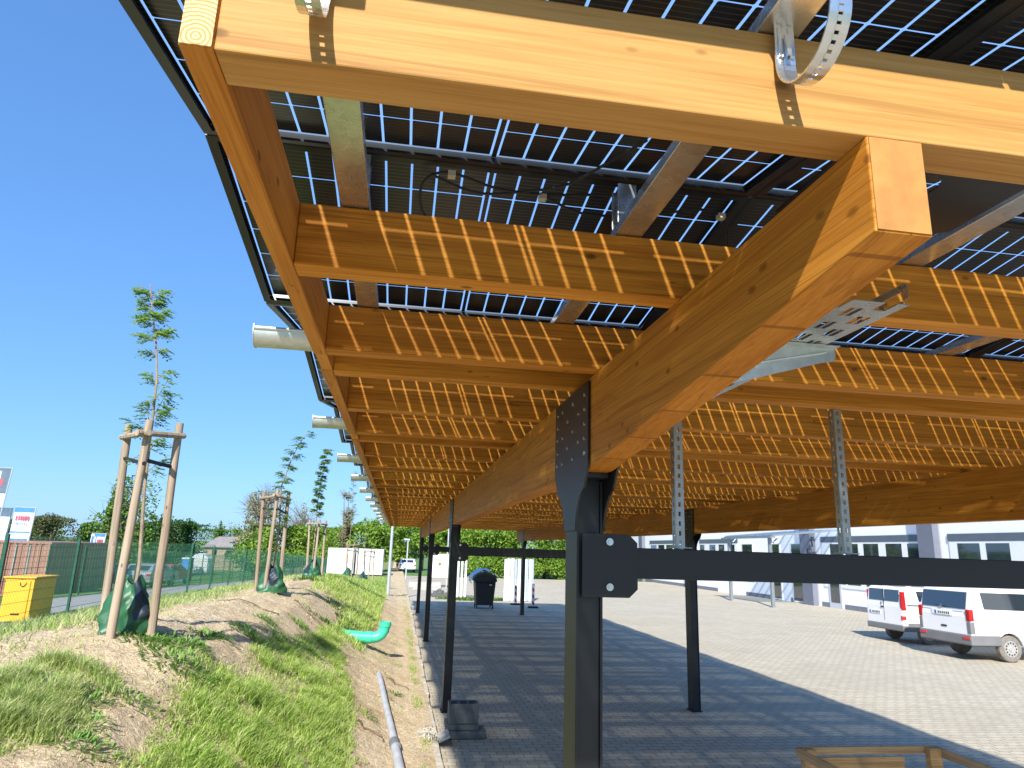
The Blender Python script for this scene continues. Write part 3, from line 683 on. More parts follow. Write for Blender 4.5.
weeds('weed_clumps', sp, 'leaf_mid', 'mid green weeds on the mound behind the green pipe')
sp = [(random.uniform(-1.5, -.1), random.uniform(3.8, 9), .12, 34, .07) for _ in range(60)]
weeds('weed_clumps', sp, 'leaf_bright', 'small light green weeds scattered through the grass patch')
sp = [(random.uniform(2.0, 5.0), random.uniform(31.2, 32.3), .3, 50, .2) for _ in range(34)]
vs0 = height; 
_hz = hz
def hz(x, y): return np.asarray(x) * 0 + .0
weeds('weed_clumps', sp, 'leaf_mid', 'low green weeds on the ground behind the black bin')
hz = _hz
# clods and stones on the sand
st = MB()
for _ in range(3600):
    x, y = random.uniform(-2.9, .48), random.uniform(3.6, 17) ; r_ = random.uniform(.003, .013) * (2.2 if random.random() < .05 else 1); z = float(hz(x, y))
    pts = [Vector((random.uniform(-1, 1), random.uniform(-1, 1), random.uniform(-.6, .9))).normalized() * r_ * random.uniform(.7, 1.2) for _ in range(6)]
    base = [(1, 0, 0), (0, 1, 0), (-1, 0, 0), (0, -1, 0), (0, 0, .8), (0, 0, -.6)]
    vs = [Vector(b) * r_ * random.uniform(.7, 1.3) + Vector((x, y, z)) for b in base]
    st.add(vs, [(0, 1, 4), (1, 2, 4), (2, 3, 4), (3, 0, 4), (1, 0, 5), (2, 1, 5), (3, 2, 5), (0, 3, 5)])
tag(st.build('clods', 'soil', fix=False), 'small clods and stones lying on the bare sand', 'stones', kind='stuff')
# roots and dry stems
for i, (x, y, dx, dy, lb) in enumerate(((-.05, 11.6, .33, -.5, 'dark root lying on the sand strip between the pipes'), (-.35, 8.3, .35, -.35, 'dark root beside the grey conduit near the grass edge'), (-1.75, 12.9, .9, -1.2, 'long dry root across the bare top of the mound'), (-1.6, 10.5, -.9, .3, 'dry root in the bare sand left of the weeds'))):
    pts = [(x + dx * t + .04 * math.sin(t * 9 + i), y + dy * t, float(hz(x + dx * t, y + dy * t)) + .006 + .02 * math.sin(t * 3.1)) for t in [k_ / 9 for k_ in range(10)]]
    o = MB().tube(pts, [.012 * (1 - .7 * k_ / 9) for k_ in range(10)], 6).build('root', 'root_brown', smooth=True); tag(o, lb, 'root')

def tree(name, x, y, z0, h, wd, mat, label, cat='tree', n=5200, leaf=.16, bare=.0, trunk=.35, group=None, blobs=11, flat=1.0):
    t = empty(name, (x, y, z0), label, cat, group)
    rs = random.Random(hash((round(x, 1), y)) & 0xffff); tr = MB(); th = h * trunk
    tr.tube([(x, y, z0 - .3), (x + .05, y, z0 + th), (x + rs.uniform(-.2, .2), y, z0 + h * .75)], [h * .028, h * .02, h * .006], 8)
    bl = []
    for i in range(blobs):
        a = rs.uniform(0, 6.283); rr = wd * .62 * rs.random() ** .5; hh = rs.uniform(.12, .86) * flat
        ww = (1 - abs(hh - .45) * 1.1)
        c = Vector((x + math.cos(a) * rr * ww, y + math.sin(a) * rr * ww, z0 + h * (trunk * .6 + (1 - trunk * .6) * hh))); bl.append((c, wd * rs.uniform(.32, .56)))
        tr.tube([(x, y, z0 + th * rs.uniform(.7, 1.3)), tuple((Vector((x, y, z0 + th)) + c) / 2 + Vector((0, 0, .1))), tuple(c + Vector((0, 0, .3 * bl[-1][1])))], [h * .010, h * .007, h * .003], 6)
        if bare:
            for q in range(int(14 * bare)):
                d = Vector((rs.gauss(0, 1), rs.gauss(0, 1), abs(rs.gauss(.6, .8)))).normalized() * bl[-1][1] * 1.5
                tr.tube([tuple(c), tuple(c + d * .5 + Vector((0, 0, .05))), tuple(c + d)], [h * .003, h * .002, h * .001], 4, caps=False)
    bl.append((Vector((x, y, z0 + h * .9)), wd * .25)); 
    tr.build('trunk', 'bark', t)
    n = int(n * 1.35)
    C = np.array([tuple(b[0]) for b in bl]); Rr = np.array([b[1] for b in bl])
    lr = np.random.default_rng(int(abs(x) * 31 + y)); nn = n
    k = lr.choice(len(bl), nn, p=Rr ** 2 / (Rr ** 2).sum()); d = lr.normal(size=(nn, 3)); d /= np.linalg.norm(d, axis=1)[:, None]
    rad = Rr[k] * lr.uniform(.35, 1.15, nn) ** .6
    P = C[k] + d * rad[:, None] * [1, 1, .85]
    P += .12 * wd * np.sin(P * 2.3 + 1)
    a = lr.normal(size=(nn, 3)); a /= np.linalg.norm(a, axis=1)[:, None]; b = np.cross(a, lr.normal(size=(nn, 3))); b /= np.linalg.norm(b, axis=1)[:, None]
    s_ = (leaf * lr.uniform(.45, 1.1, nn))[:, None]
    V = np.stack([P - a * s_, P + b * s_ * .55, P + a * s_, P - b * s_ * .55], 1).reshape(-1, 3)
    me = nmesh('crown', V, np.arange(nn * 4).reshape(-1, 4), 4, mat); o = bpy.data.objects.new('crown', me); col.objects.link(o); o.parent = t; o.matrix_parent_inverse = Matrix.Translation(-t.location)
    return t
TR = [('g', -37.0, 75, 2.8, 2.6, 'low mid green tree beyond the banners at the far left'), ('c', -31.3, 70, 4.1, 2.0, 'olive pine tree rising behind the red container'), ('g', -29.1, 72, 3.0, 1.8, 'small green tree just right of the olive pine'),
 ('s', -17.4, 48, 5.8, 2.3, 'tall sparse light green tree behind the nearest staked tree'), ('g', -24.8, 70, 3.0, 2.6, 'green bushy tree at the foot of the tall sparse tree'), ('d', -22.1, 75, 4.2, 2.8, 'dense dark green round tree left of the grey roof'),
 ('g', -26.2, 80, 3.1, 2.2, 'green tree half hidden behind the dark round tree'), ('g', -26.2, 110, 4.6, 3.6, 'far light green tree behind the grey roofed house'), ('b', -11.6, 62, 6.2, 2.7, 'large brownish tree with thin new leaves above the fence'),
 ('g', -10.7, 58, 2.7, 2.2, 'bright green shrub tree below the large brownish tree'), ('b', -9.8, 75, 5.6, 2.8, 'bare brown tree behind the second and third staked trees'), ('g', -7.8, 70, 3.5, 2.0, 'green tree just left of the white trailers'),
 ('p', -4.5, 60, 7.0, 1.1, 'thin bare upright tree above the white trailers'), ('g', -4.6, 62, 3.6, 1.8, 'green tree behind the white trailers'), ('g', -2.1, 60, 4.5, 1.9, 'green tree left of the thin lamp pole'),
 ('g', -0.0, 66, 4.6, 1.8, 'green tree behind the thin lamp pole'), ('g', 2.4, 70, 4.8, 1.8, 'green tree seen between the leftmost carport posts'), ('g', 5.1, 66, 4.8, 2.0, 'green tree above the white sign board'),
 ('m', 7.0, 62, 4.9, 1.9, 'light green tree above the black bin'), ('m', 9.4, 60, 5.2, 2.1, 'bright green tree above the white panel stacks'), ('m', 12.1, 58, 4.8, 2.2, 'bright green tree left of the big front post'),
 ('m', 15.7, 62, 5.5, 2.4, 'bright green tree partly behind the big front post'), ('g', 20.2, 66, 4.9, 2.4, 'green tree at the far end of the white building')]
TR += [('g', -34.0, 74, 3.0, 2.4, 'low green tree between the banners and the olive pine'), ('g', -27.0, 77, 3.4, 2.2, 'green tree filling the gap right of the olive pine'), ('d', -24.4, 78, 3.7, 2.2, 'dark green tree touching the dense round tree'),
 ('g', -12.6, 66, 3.4, 2.2, 'green tree left of the large brownish tree'), ('g', -8.9, 64, 3.2, 2.0, 'green bushy tree between the second and third stake frames'), ('g', -6.2, 66, 3.2, 2.0, 'green bushy tree between the third stake frame and the trailers')]
KD = {'g': ('leafy_tree', 'leaf_mid', 5200, .17, 0, 12, 1), 'c': ('pine_tree', 'leaf_olive', 6500, .13, 0, 14, 1), 's': ('sparse_tree', 'leaf_mid', 2600, .14, .6, 16, 1), 'd': ('dense_tree', 'leaf_dark', 9000, .16, 0, 16, 1),
      'b': ('brown_tree', 'leaf_brown', 2600, .10, 1.6, 18, 1), 'p': ('bare_tree', 'leaf_brown', 500, .09, 1.6, 12, 1), 'm': ('bright_tree', 'leaf_bright', 7500, .17, 0, 14, 1)}
for k_, x, y, zt, wd, lb in TR:
    wd *= 1.18 if (x < 0 and k_ in 'gdc') else 1.0; nm, mt, n_, lf, ba, bb, fl = KD[k_]; z0 = float(height(x, y)) if x < 0 else 0.
    mt = 'leaf_bright' if (k_ == 'g' and -12 < x < 6) else mt
    tree(nm, x, y, z0, zt - z0 + .15, wd, mt, lb, n=n_, leaf=lf, bare=ba, blobs=bb, trunk=.28 if k_ != 's' else .4, group='trees beyond the yard')
for i, (x, y, zt, lb) in enumerate(((8.1, 56.5, 1.9, 'hedge shrub behind the white panel stacks'), (10.3, 57, 2.2, 'bright hedge shrub right of the white panel stacks'), (12.7, 57, 2.1, 'bright hedge shrub left of the big front post'), (15.5, 57.5, 2.2, 'bright hedge shrub behind the big front post'), (18.0, 57.5, 2.2, 'hedge shrub between the front post and the white building'), (5.7, 57, 1.6, 'hedge shrub behind the blue sheet on the bin'))):
    tree('hedge_shrub', x, y, 0, zt, 1.7, 'leaf_bright', lb, 'shrub', n=5200, leaf=.13, trunk=.05, group='hedge shrubs at the end of the yard', blobs=14)

# young trees in their stakes
def compound(vs, fs, p, d, ln, nl, lw, rs):
    """a feathery leaf: pairs of leaflets along a stem"""
    d = d.normalized(); s_ = d.cross(Vector((0, 0, 1))).normalized(); 
    for k in range(nl):
        t = (k + 1) / nl; c = p + d * ln * t + Vector((0, 0, -.3 * ln * t * t))
        for sg in (-1, 1):
            e_ = (s_ * sg + d * .5 + Vector((0, 0, rs.uniform(-.5, .2)))).normalized() * lw * (1.1 - .4 * t); n_ = d * lw * .22; o = len(vs)
            vs += [c, c + e_ * .5 + n_, c + e_, c + e_ * .5 - n_]; fs.append((o, o + 1, o + 2, o + 3))
def young(x, y, stem, twigs, mat, label, seed, lw=.05, ln=.2):
    z0 = float(hz(x, y)); rs = random.Random(seed); t = empty('young_tree', (x, y, z0), label, 'tree', 'young staked trees along the mound')
    tr = MB(); P = [Vector(p) for p in stem]; n_ = len(P); tr.tube(P, [.016 * (1 - .8 * i / (n_ - 1)) + .0015 for i in range(n_)], 7)
    vs, fs = [], []
    for (zz, ang, L_, el, dens) in twigs:
        # point on the stem at height zz
        i = max(j for j in range(n_ - 1) if P[j].z <= zz or j == 0); u = (zz - P[i].z) / max(P[i + 1].z - P[i].z, 1e-4); b = P[i].lerp(P[i + 1], min(max(u, 0), 1))
        d = Vector((math.cos(ang) * math.cos(el), math.sin(ang) * math.cos(el), math.sin(el)))
        L_ = L_ * .52
        q = [b, b + d * L_ * .5, b + d * L_ + Vector((0, 0, .08 * L_))]; tr.tube(q, [.006, .004, .0015], 5)
        dens = int(dens * 2.2)
        for k in range(dens):
            f_ = (k + .6) / dens; pt = q[0].lerp(q[2], f_); a2 = ang + rs.uniform(-1.4, 1.4)
            compound(vs, fs, pt, Vector((math.cos(a2), math.sin(a2), rs.uniform(-.25, .45))), ln * rs.uniform(.6, 1.1), 6, lw, rs)
    tr.build('trunk', 'young_bark', t, smooth=True)
    me = nmesh('crown', np.array([tuple(v) for v in vs]), np.array(fs), 4, mat); o = bpy.data.objects.new('crown', me); col.objects.link(o); o.parent = t; o.matrix_parent_inverse = Matrix.Translation(-t.location)
def stakes(x, y, r_, top, label, bars=True, tilt=.0, tw=0.):
    z0 = float(hz(x, y)); t = empty('stake_frame', (x, y, z0), label, 'tree stakes', 'stake frames holding the young trees')
    tops = []
    for bx_, by_, tx_, ty_ in ((-.30, .20, -.36, .20), (-.075, -.25, -.035, -.25), (.13, .05, .115, .05)):
        b = Vector((x + bx_, y + by_, z0 - .15)); e_ = Vector((x + tx_, y + ty_, top + random.uniform(-.03, .04)))
        pts = [b.lerp(e_, q / 6) + Vector((random.uniform(-.004, .004), 0, 0)) for q in range(7)]
        MB().tube(pts, [.036, .035, .034, .034, .033, .033, .032], 12).build('stake', 'stake_wood', t, smooth=True); tops.append(e_)
    for i in range(3):
        a_, b_ = tops[i], tops[(i + 1) % 3]
        if i == 2 : continue
        d = (b_ - a_).normalized(); MB().tube([a_ - d * .09 + Vector((0, -.045, -.115)), b_ + d * .09 + Vector((0, -.045, -.115))], .026, 8).build('crossbar', 'stake_wood', t, smooth=True)
    for i, zz in ((0, .30), (1, .33), ):
        a_, b_ = tops[i] - Vector((0, 0, zz)), tops[i + 1] - Vector((0, 0, zz + .06))
        d = (b_ - a_); mid = (a_ + b_) / 2 + Vector((0, .04, 0))
        MB().tube([a_ - d * .04, mid, b_ + d * .06], .018, 6).build('tie_strap', 'strap_black', t)
    return z0
def waterbag(x, y, h, r_, label, seed):
    z0 = float(hz(x, y)); rs = random.Random(seed); n_ = 44; rings = 15; vs = []; fs = []; mi = []
    for j in range(rings):
        t = j / (rings - 1); rr = r_ * (1.12 - .22 * t - .60 * t ** 2.2)
        for i in range(n_):
            a = 2 * math.pi * i / n_; q = rr * (1 + .16 * math.sin(a * 3 + t * 5 + seed) + .13 * abs(math.sin(a * 3.5 - t * 7)) + .07 * math.sin(a * 9 + t * 13 + seed) + .05 * math.sin(a * 5 - t * 21))
            vs.append((x + q * math.cos(a), y + q * math.sin(a), z0 - .02 + h * t + (.04 * math.sin(a * 2 + seed) * t)))
    for j in range(rings - 1):
        for i in range(n_):
            b = j * n_ + i; c = j * n_ + (i + 1) % n_; fs.append((b, c, c + n_, b + n_)); mi.append(1 if (int(i / 44 * 6 + seed) % 3 == 0 and j > 3) else 0)
    me = MB(); me.add(vs, fs); me.mi = mi
    o = me.build('watering_bag', ['green_tarp', 'dark_tarp'], smooth=True); tag(o, label, 'watering bag', 'green watering bags at the young trees')
stakes(-2.10, 6.35, .20, 3.16, 'nearest weathered wooden three-stake frame on the mound', tw=.03)
young(-2.12, 6.5, [(-2.16, 6.45, 1.40), (-2.16, 6.45, 2.0), (-2.21, 6.45, 2.6), (-2.235, 6.45, 3.2), (-2.25, 6.45, 3.6), (-2.31, 6.45, 3.95), (-2.38, 6.45, 4.22), (-2.44, 6.45, 4.50)],
      [(3.25, .5, .45, 1.2, 6), (3.15, 2.9, .4, 1.15, 5), (3.4, -.4, .35, 1.0, 5), (3.55, 2.7, .3, .9, 4), (3.6, .3, .25, .9, 4), (2.75, .3, .28, .9, 5), (2.85, 2.6, .2, .6, 3), (2.95, .2, .34, 1.0, 6), (3.0, -.6, .2, .5, 3), (3.1, 3.3, .34, .5, 5), (3.2, .1, .3, 1.0, 6), (3.35, 3.0, .15, .7, 3), (3.82, 3.0, .1, .5, 3), (3.86, .2, .12, .4, 3), (3.95, 3.3, .2, .35, 5), (4.0, .1, .2, .5, 6), (4.04, 1.4, .15, .6, 5), (4.1, 3.0, .26, .5, 7), (4.14, 4.6, .15, .6, 5), (4.18, .4, .22, .7, 7), (4.24, 2.9, .2, .7, 6), (4.3, .8, .14, 1.0, 6), (4.34, 3.4, .3, .85, 4), (4.38, .2, .28, .5, 4), (4.40, 2.2, .08, 1.2, 4)], 'leaf_young', 'nearest young tree with feathery leaves inside its stakes', 3, .055, .13)
waterbag(-2.19, 6.45, .43, .165, 'green watering bag crumpled round the nearest young tree', 1)
stakes(-2.22, 13.5, .21, 3.11, 'second wooden stake frame, by the bare end of the mound', tw=.03)
tw = [(3.1 + .085 * i, (i * 2.4) % 6.28, .17, .6, 4) for i in range(14)] + [(2.6, .3, .25, .9, 5), (2.75, 3, .2, .9, 4), (2.9, .2, .22, .8, 4)]
young(-2.25, 13.5, [(-2.25, 13.5, 1.3), (-2.2, 13.5, 2.5), (-2.25, 13.5, 3.2), (-2.12, 13.5, 3.7), (-2.02, 13.5, 4.0), (-1.86, 13.5, 4.28)], tw, 'leaf_young', 'second young tree leaning slightly right above its stakes', 5, .075, .16)
waterbag(-2.2, 13.4, .46, .2, 'green watering bag at the foot of the second young tree', 2)
stakes(-2.25, 21.0, .22, 2.86, 'third wooden stake frame, where the grass begins', tw=.03)
tw = [(3.0 + .10 * i, (i * 2.4) % 6.28, .20 if i < 10 else .12, .9, 6) for i in range(20)]
young(-2.42, 21.0, [(-2.42, 21.0, 1.2), (-2.40, 21.0, 2.6), (-2.42, 21.0, 3.4), (-2.36, 21.0, 4.3), (-2.25, 21.0, 5.0)], tw, 'leaf_young', 'third young tree, the fullest and most columnar one', 8, .11, .15)
waterbag(-2.36, 20.9, .46, .2, 'dark green watering bag at the third young tree', 3)
stakes(-1.75, 30.0, .25, 2.30, 'fourth wooden stake frame, in front of the white trailers', tw=.03)
tw = [(2.9 + .17 * i, (i * 2.4) % 6.28, .25, 1.0, 3) for i in range(14)]
young(-2.05, 30.0, [(-2.05, 30, .8), (-2.0, 30, 3.0), (-2.1, 30, 5.3)], tw, 'leaf_young', 'fourth young tree, thin and pale against the sky', 9, .08, .14)
waterbag(-1.98, 29.9, .42, .2, 'green watering bag at the fourth young tree', 4)
stakes(-1.3, 36.5, .26, 2.0, 'fifth and farthest wooden stake frame before the trailers', tw=.03)
waterbag(-1.65, 36.4, .42, .2, 'green watering bag in the farthest stake frame', 5)
tw = [(2.3 + .17 * i, (i * 2.4) % 6.28, .2, 1.0, 3) for i in range(8)]
young(-1.7, 36.5, [(-1.7, 36.5, .3), (-1.68, 36.5, 2.0), (-1.72, 36.5, 3.7)], tw, 'leaf_young', 'fifth and smallest young tree above the farthest stakes', 10, .08, .12)

# ------------------------------------------------------------------ fences
def fence(xf, y0, y1, hh, step, zoff, label, hstep=.17, vstep=.043, wr=.0016, x2=None):
    t = empty('mesh_fence', (xf, y0, float(height(xf, y0))), label, 'fence')
    fx = lambda y: xf if x2 is None else xf + (x2 - xf) * (y - y0) / (y1 - y0)
    y = y0; pm0 = None; i = 0
    while y < y1:
        x = fx(y); z = float(height(x, y)) + zoff
        if pm0 is None: pm0 = MB().box(-.02, .02, -.024, .024, -.3, hh + .02).build('post', 'fence_green', t); pm0.matrix_parent_inverse = Matrix.Translation(-t.location); pm0.location = (x, y, z)
        else: link_copy(pm0, t, (x, y, z))
        yb = y + step; xb_ = fx(yb); zb = float(height(xb_, yb)) + zoff; m_ = MB(); xo = .026
        nv = int(step / vstep)
        for k in range(nv + 1):
            u = k / nv; xx = x + (xb_ - x) * u + xo; yy = y + .0 + (yb - y) * u; zz = z
            m_.box(xx - wr, xx + wr, yy - wr, yy + wr, zz + .04, zz + hh)
        zz = .05
        while zz < hh:
            for dx in (-.008, .008):
                m_.add([(x + xo + dx - wr, y, z + zz - wr), (x + xo + dx + wr, y, z + zz - wr), (x + xo + dx + wr, y, z + zz + wr), (x + xo + dx - wr, y, z + zz + wr),
                        (xb_ + xo + dx - wr, yb, z + zz - wr), (xb_ + xo + dx + wr, yb, z + zz - wr), (xb_ + xo + dx + wr, yb, z + zz + wr), (xb_ + xo + dx - wr, yb, z + zz + wr)],
                       [(0, 1, 5, 4), (1, 2, 6, 5), (2, 3, 7, 6), (3, 0, 4, 7)])
            zz += hstep
        m_.build('mesh_panel', 'fence_green', t, fix=False)
        y = yb; i += 1
    return t
fence(-5.8, 6.78, 72, 1.40, 2.43, .02, 'green wire mesh fence between the grassy mound and the lane')
fence(-11.0, 14.3, 80, 1.66, 2.6, .02, 'green wire mesh fence on the far side of the lane', wr=.0024, vstep=.06)
MB().box(-5.772, -5.768, 23.0, 23.25, 1.35, 1.5).build('sign_plate', 'plate_white', [o for o in col.objects if o.name.startswith('mesh_fence') and o.type == 'EMPTY'][0])

# ------------------------------------------------------------------ left-hand things
# yellow box
t = empty('yellow_cabinet', (-6.75, 14.9, .5), 'yellow metal cabinet standing behind the green fence at the left edge', 'cabinet')
c = MB().box(-7.12, -6.62, 14.5, 15.35, .30, 1.40).build('body', ['yellow_box'], t, bevel=.012)
MB().box(-7.15, -6.59, 14.47, 15.38, 1.402, 1.435).build('lid', 'yellow_box', t, bevel=.008)
MB().box(-7.06, -6.68, 14.485, 14.499, .60, 1.36).build('door', 'yellow_box', t, bevel=.004)
MB().box(-6.92, -6.78, 14.470, 14.484, .76, .785).build('handle', 'plastic_black', t)
ring = [(-6.80 + .05 * math.cos(a), 14.47, 1.33 + .07 * math.sin(a)) for a in [math.pi + math.pi * k_ / 8 for k_ in range(9)]]
MB().tube(ring, .006, 6).build('lifting_ring', 'plastic_black', t)
# container
zc = -.12; t = empty('shipping_container', (-14.5, 33, zc), 'rusty red shipping container behind the far fence', 'container')
b = MB()
x0, x1, y0, y1, zt = -16.3, -13.35, 30.0, 35.9, 1.90
nz_ = 26
for k_ in range(nz_):   # corrugated front (-Y) and side (+X)
    xa_ = x0 + (x1 - x0) * k_ / nz_; xb_ = x0 + (x1 - x0) * (k_ + 1) / nz_; q = .04 if k_ % 2 else 0
    b.box(xa_, xb_, y0 + q, y0 + .3, zc, zt - .05)
for k_ in range(40):
    ya = y0 + .3 + (y1 - y0 - .3) * k_ / 40; yb = y0 + .3 + (y1 - y0 - .3) * (k_ + 1) / 40; q = .04 if k_ % 2 else 0
    b.box(x0, x1 - q, ya, yb, zc, zt - .05)
b.build('body', 'container_red', t)
MB().box(x0 - .02, x1 + .02, y0 - .02, y1 + .02, zt - .048, zt + .03).box(x1 - .1, x1 + .021, y0 - .021, y0 + .1, zc, zt - .05).box(x0, x1 + .021, y0 - .021, y0 - .001, zc, zc + .12).build('corner_frame', 'container_red', t)
MB().box(x0 + 1.7, x0 + 1.74, y0 - .03, y0 - .001, zc + .12, zt - .1).box(x0 + 2.2, x0 + 2.24, y0 - .03, y0 - .001, zc + .12, zt - .1).build('lock_rod', 'pipe_grey', t)
# banner flags
def flag(x, y, z0, z1, wdt, zb, fields, label, lean=0., pole=True):
    t = empty('banner_flag', (x, y, z0), label, 'banner', 'advertising banners behind the container')
    n_ = 10
    MB().tube([(x + wdt / 2 + .03, y, z0), (x + wdt / 2 + .03 + lean, y, z1 + .05)], .028, 8).tube([(x + wdt / 2 + .03 + lean, y, z1 + .02), (x - wdt / 2 + lean, y, z1 + .03)], .018, 6).build('pole', 'zinc_pole', t)
    for i, (fa, fb, xa_, xb_, mt) in enumerate(fields):
        m_ = MB(); dy = -.006 * i
        for k_ in range(n_):
            ua = xa_ + (xb_ - xa_) * k_ / n_; ub = xa_ + (xb_ - xa_) * (k_ + 1) / n_
            za = zb + (z1 - zb) * fa; zb_ = zb + (z1 - zb) * fb
            f1 = lambda u: y + dy + .03 * math.sin(u * 7)
            la, lb2 = lean * (za - z0) / (z1 - z0), lean * (zb_ - z0) / (z1 - z0)
            m_.box(0, 0, 0, 0, 0, 0) if False else m_.add([(x - wdt / 2 + ua * wdt + la, f1(ua), za), (x - wdt / 2 + ub * wdt + la, f1(ub), za), (x - wdt / 2 + ub * wdt + lb2, f1(ub), zb_), (x - wdt / 2 + ua * wdt + lb2, f1(ua), zb_),
                (x - wdt / 2 + ua * wdt + la, f1(ua) + .004, za), (x - wdt / 2 + ub * wdt + la, f1(ub) + .004, za), (x - wdt / 2 + ub * wdt + lb2, f1(ub) + .004, zb_), (x - wdt / 2 + ua * wdt + lb2, f1(ua) + .004, zb_)], [(0, 1, 2, 3), (7, 6, 5, 4)])
        m_.build('cloth' if i == 0 else 'printed_mark', mt, t, fix=False)
def marks(fa, fb, n_, mt, x0_=.12, x1_=.88, sd=0):
    rs = random.Random(sd); out = []; st_ = (x1_ - x0_) / n_
    for i in range(n_): out.append((fa + rs.uniform(0, .01), fb - rs.uniform(0, .015), x0_ + st_ * i, x0_ + st_ * (i + .62), mt))
    return out
flag(-16.1, 33, 0, 3.30, .78, 1.5, [(0, 1, 0, 1, 'banner_pale'), (0, .28, .0, .95, 'banner_blue'), (.90, 1, .0, 1, 'banner_blue'), (.42, .45, .0, 1, 'banner_blue')] + marks(.70, .82, 6, 'banner_red', sd=1) + marks(.62, .66, 8, 'banner_blue', sd=2), 'blue and white banner with small red lettering above the container', .12)
flag(-14.55, 37, 0, 2.32, .62, 1.3, [(0, 1, 0, 1, 'banner_white'), (.0, .18, 0, 1, 'banner_blue'), (.88, 1, .2, 1, 'banner_blue'), (.25, .9, .05, .2, 'banner_blue'), (.25, .88, .34, .42, 'banner_blue')] + marks(.55, .78, 4, 'banner_red', .5, .95, sd=3), 'small white and blue banner at the right end of the container', .1)
flag(-17.35, 33.5, 0, 3.25, .9, 1.2, [(0, 1, 0, 1, 'banner_white'), (.3, .95, .35, .6, 'banner_violet'), (0, .3, .0, .25, 'banner_violet')], 'white and violet banner cut by the left edge of the picture', .15)
flag(-17.55, 33, 0, 4.95, .9, 3.3, [(0, 1, 0, 1, 'banner_pale'), (.93, 1, 0, 1, 'banner_dark'), (.35, .93, .62, 1, 'banner_dark'), (.55, .72, .58, .78, 'banner_red')], 'tall dark banner above the others at the left edge', .28)
# vehicles --------------------------------------------------------------
def vehicle(name, org, rot, Lg, W, prof, belt, tumble, wheels, wr, mats, label, cat, wins, rear=None, extra=None, group=None, hubmat='hub_silver', tmat='tyre'):
    """prof: list of (x,z) from rear bottom, up, over, to front bottom; x forward from the rear. Built along +X, moved by org/rot."""
    t = empty(name, org, label, cat, group); t.rotation_euler.z = rot; t['_loc'] = 1
    def fin(o): o.matrix_parent_inverse = Matrix.Identity(4); return o
    def hw(z): return W / 2 - max(0, z - belt) * tumble
    low = []
    zb = prof[0][1]
    bot = []
    for wx in sorted(wheels, reverse=True):
        for k_ in range(9):
            a = math.pi * k_ / 8; xx = wx + (wr * 1.17) * math.cos(a); zz = wr + wr * 1.17 * math.sin(a)
            bot.append((xx, max(zz, zb)))
    full = prof + bot
    lo = [p for p in full if p[1] <= belt + 1e-6]; hi = [p for p in full if p[1] >= belt - 1e-6]
    b = MB()
    n_ = len(full)
    vs = [(x, -hw(z), z) for x, z in full] + [(x, hw(z), z) for x, z in full]
    fs = [(i, (i + 1) % n_, (i + 1) % n_ + n_, i + n_) for i in range(n_)]
    il = [i for i in range(n_) if full[i][1] <= belt + 1e-6]; ih = [i for i in range(n_) if full[i][1] >= belt - 1e-6]
    fs += [tuple(il), tuple(ih), tuple(reversed([i + n_ for i in il])), tuple(reversed([i + n_ for i in ih]))]
    b.add(vs, fs); fin(b.build('body', mats['body'], t, bevel=.028))
    xs_ = sorted(wheels)
    MB().box(prof[0][0] + .12, prof[-1][0] - .12, -W / 2 + .14, W / 2 - .14, zb + .005, zb + .25).build('underbody', 'plastic_black', t)
    for (pts, sides) in wins:
        for sg in sides:
            m_ = MB(); n2 = len(pts); off = .006
            v2 = [(x, sg * (hw(z) + off), z) for x, z in pts] + [(x, sg * (hw(z) - .01), z) for x, z in pts]
            m_.add(v2, [tuple(range(n2)), tuple(reversed(range(n2, 2 * n2)))] + [(i, (i + 1) % n2, (i + 1) % n2 + n2, i + n2) for i in range(n2)]); m_.build('side_window', 'car_glass', t)
    for wx in wheels:
        for sg in (-1, 1):
            yy = sg * (W / 2 - .02); yi = sg * (W / 2 - .17)
            wh = MB().tube([(wx, yi, wr), (wx, yi + sg * .02, wr), (wx, yy - sg * .02, wr), (wx, yy, wr)], [wr * .93, wr, wr, wr * .93], 28).build('wheel', tmat, t, smooth=True)
            r1 = MB().tube([(wx, yy - sg * .01, wr), (wx, yy + sg * .006, wr)], [wr * .63, wr * .60], 24)
            r1.tube([(wx, yy, wr), (wx, yy + sg * .02, wr)], wr * .2, 14)
            r1.build('rim', hubmat, wh)
            hm = MB()
            for k_ in range(12):
                a = 2 * math.pi * k_ / 12; hm.tube([(wx + wr * .46 * math.cos(a), yy + sg * .0055, wr + wr * .46 * math.sin(a)), (wx + wr * .46 * math.cos(a), yy + sg * .0085, wr + wr * .46 * math.sin(a))], wr * .07, 8)
            hm.build('rim_hole', 'plastic_black', wh)
    if extra: extra(t, hw)
    del t['_loc']
    return t
def rear_quad(t, name, mat, ya, yb, za, zb, xf, th=.008):
    """panel on the rear face; xf(z) gives the face's x"""
    m_ = MB(); m_.add([(xf(za) - th, ya, za), (xf(za) - th, yb, za), (xf(zb) - th, yb, zb), (xf(zb) - th, ya, zb), (xf(za) + .01, ya, za), (xf(za) + .01, yb, za), (xf(zb) + .01, yb, zb), (xf(zb) + .01, ya, zb)],
        [(0, 1, 2, 3), (7, 6, 5, 4), (0, 4, 5, 1), (1, 5, 6, 2), (2, 6, 7, 3), (3, 7, 4, 0)]); return m_.build(name, mat, t)
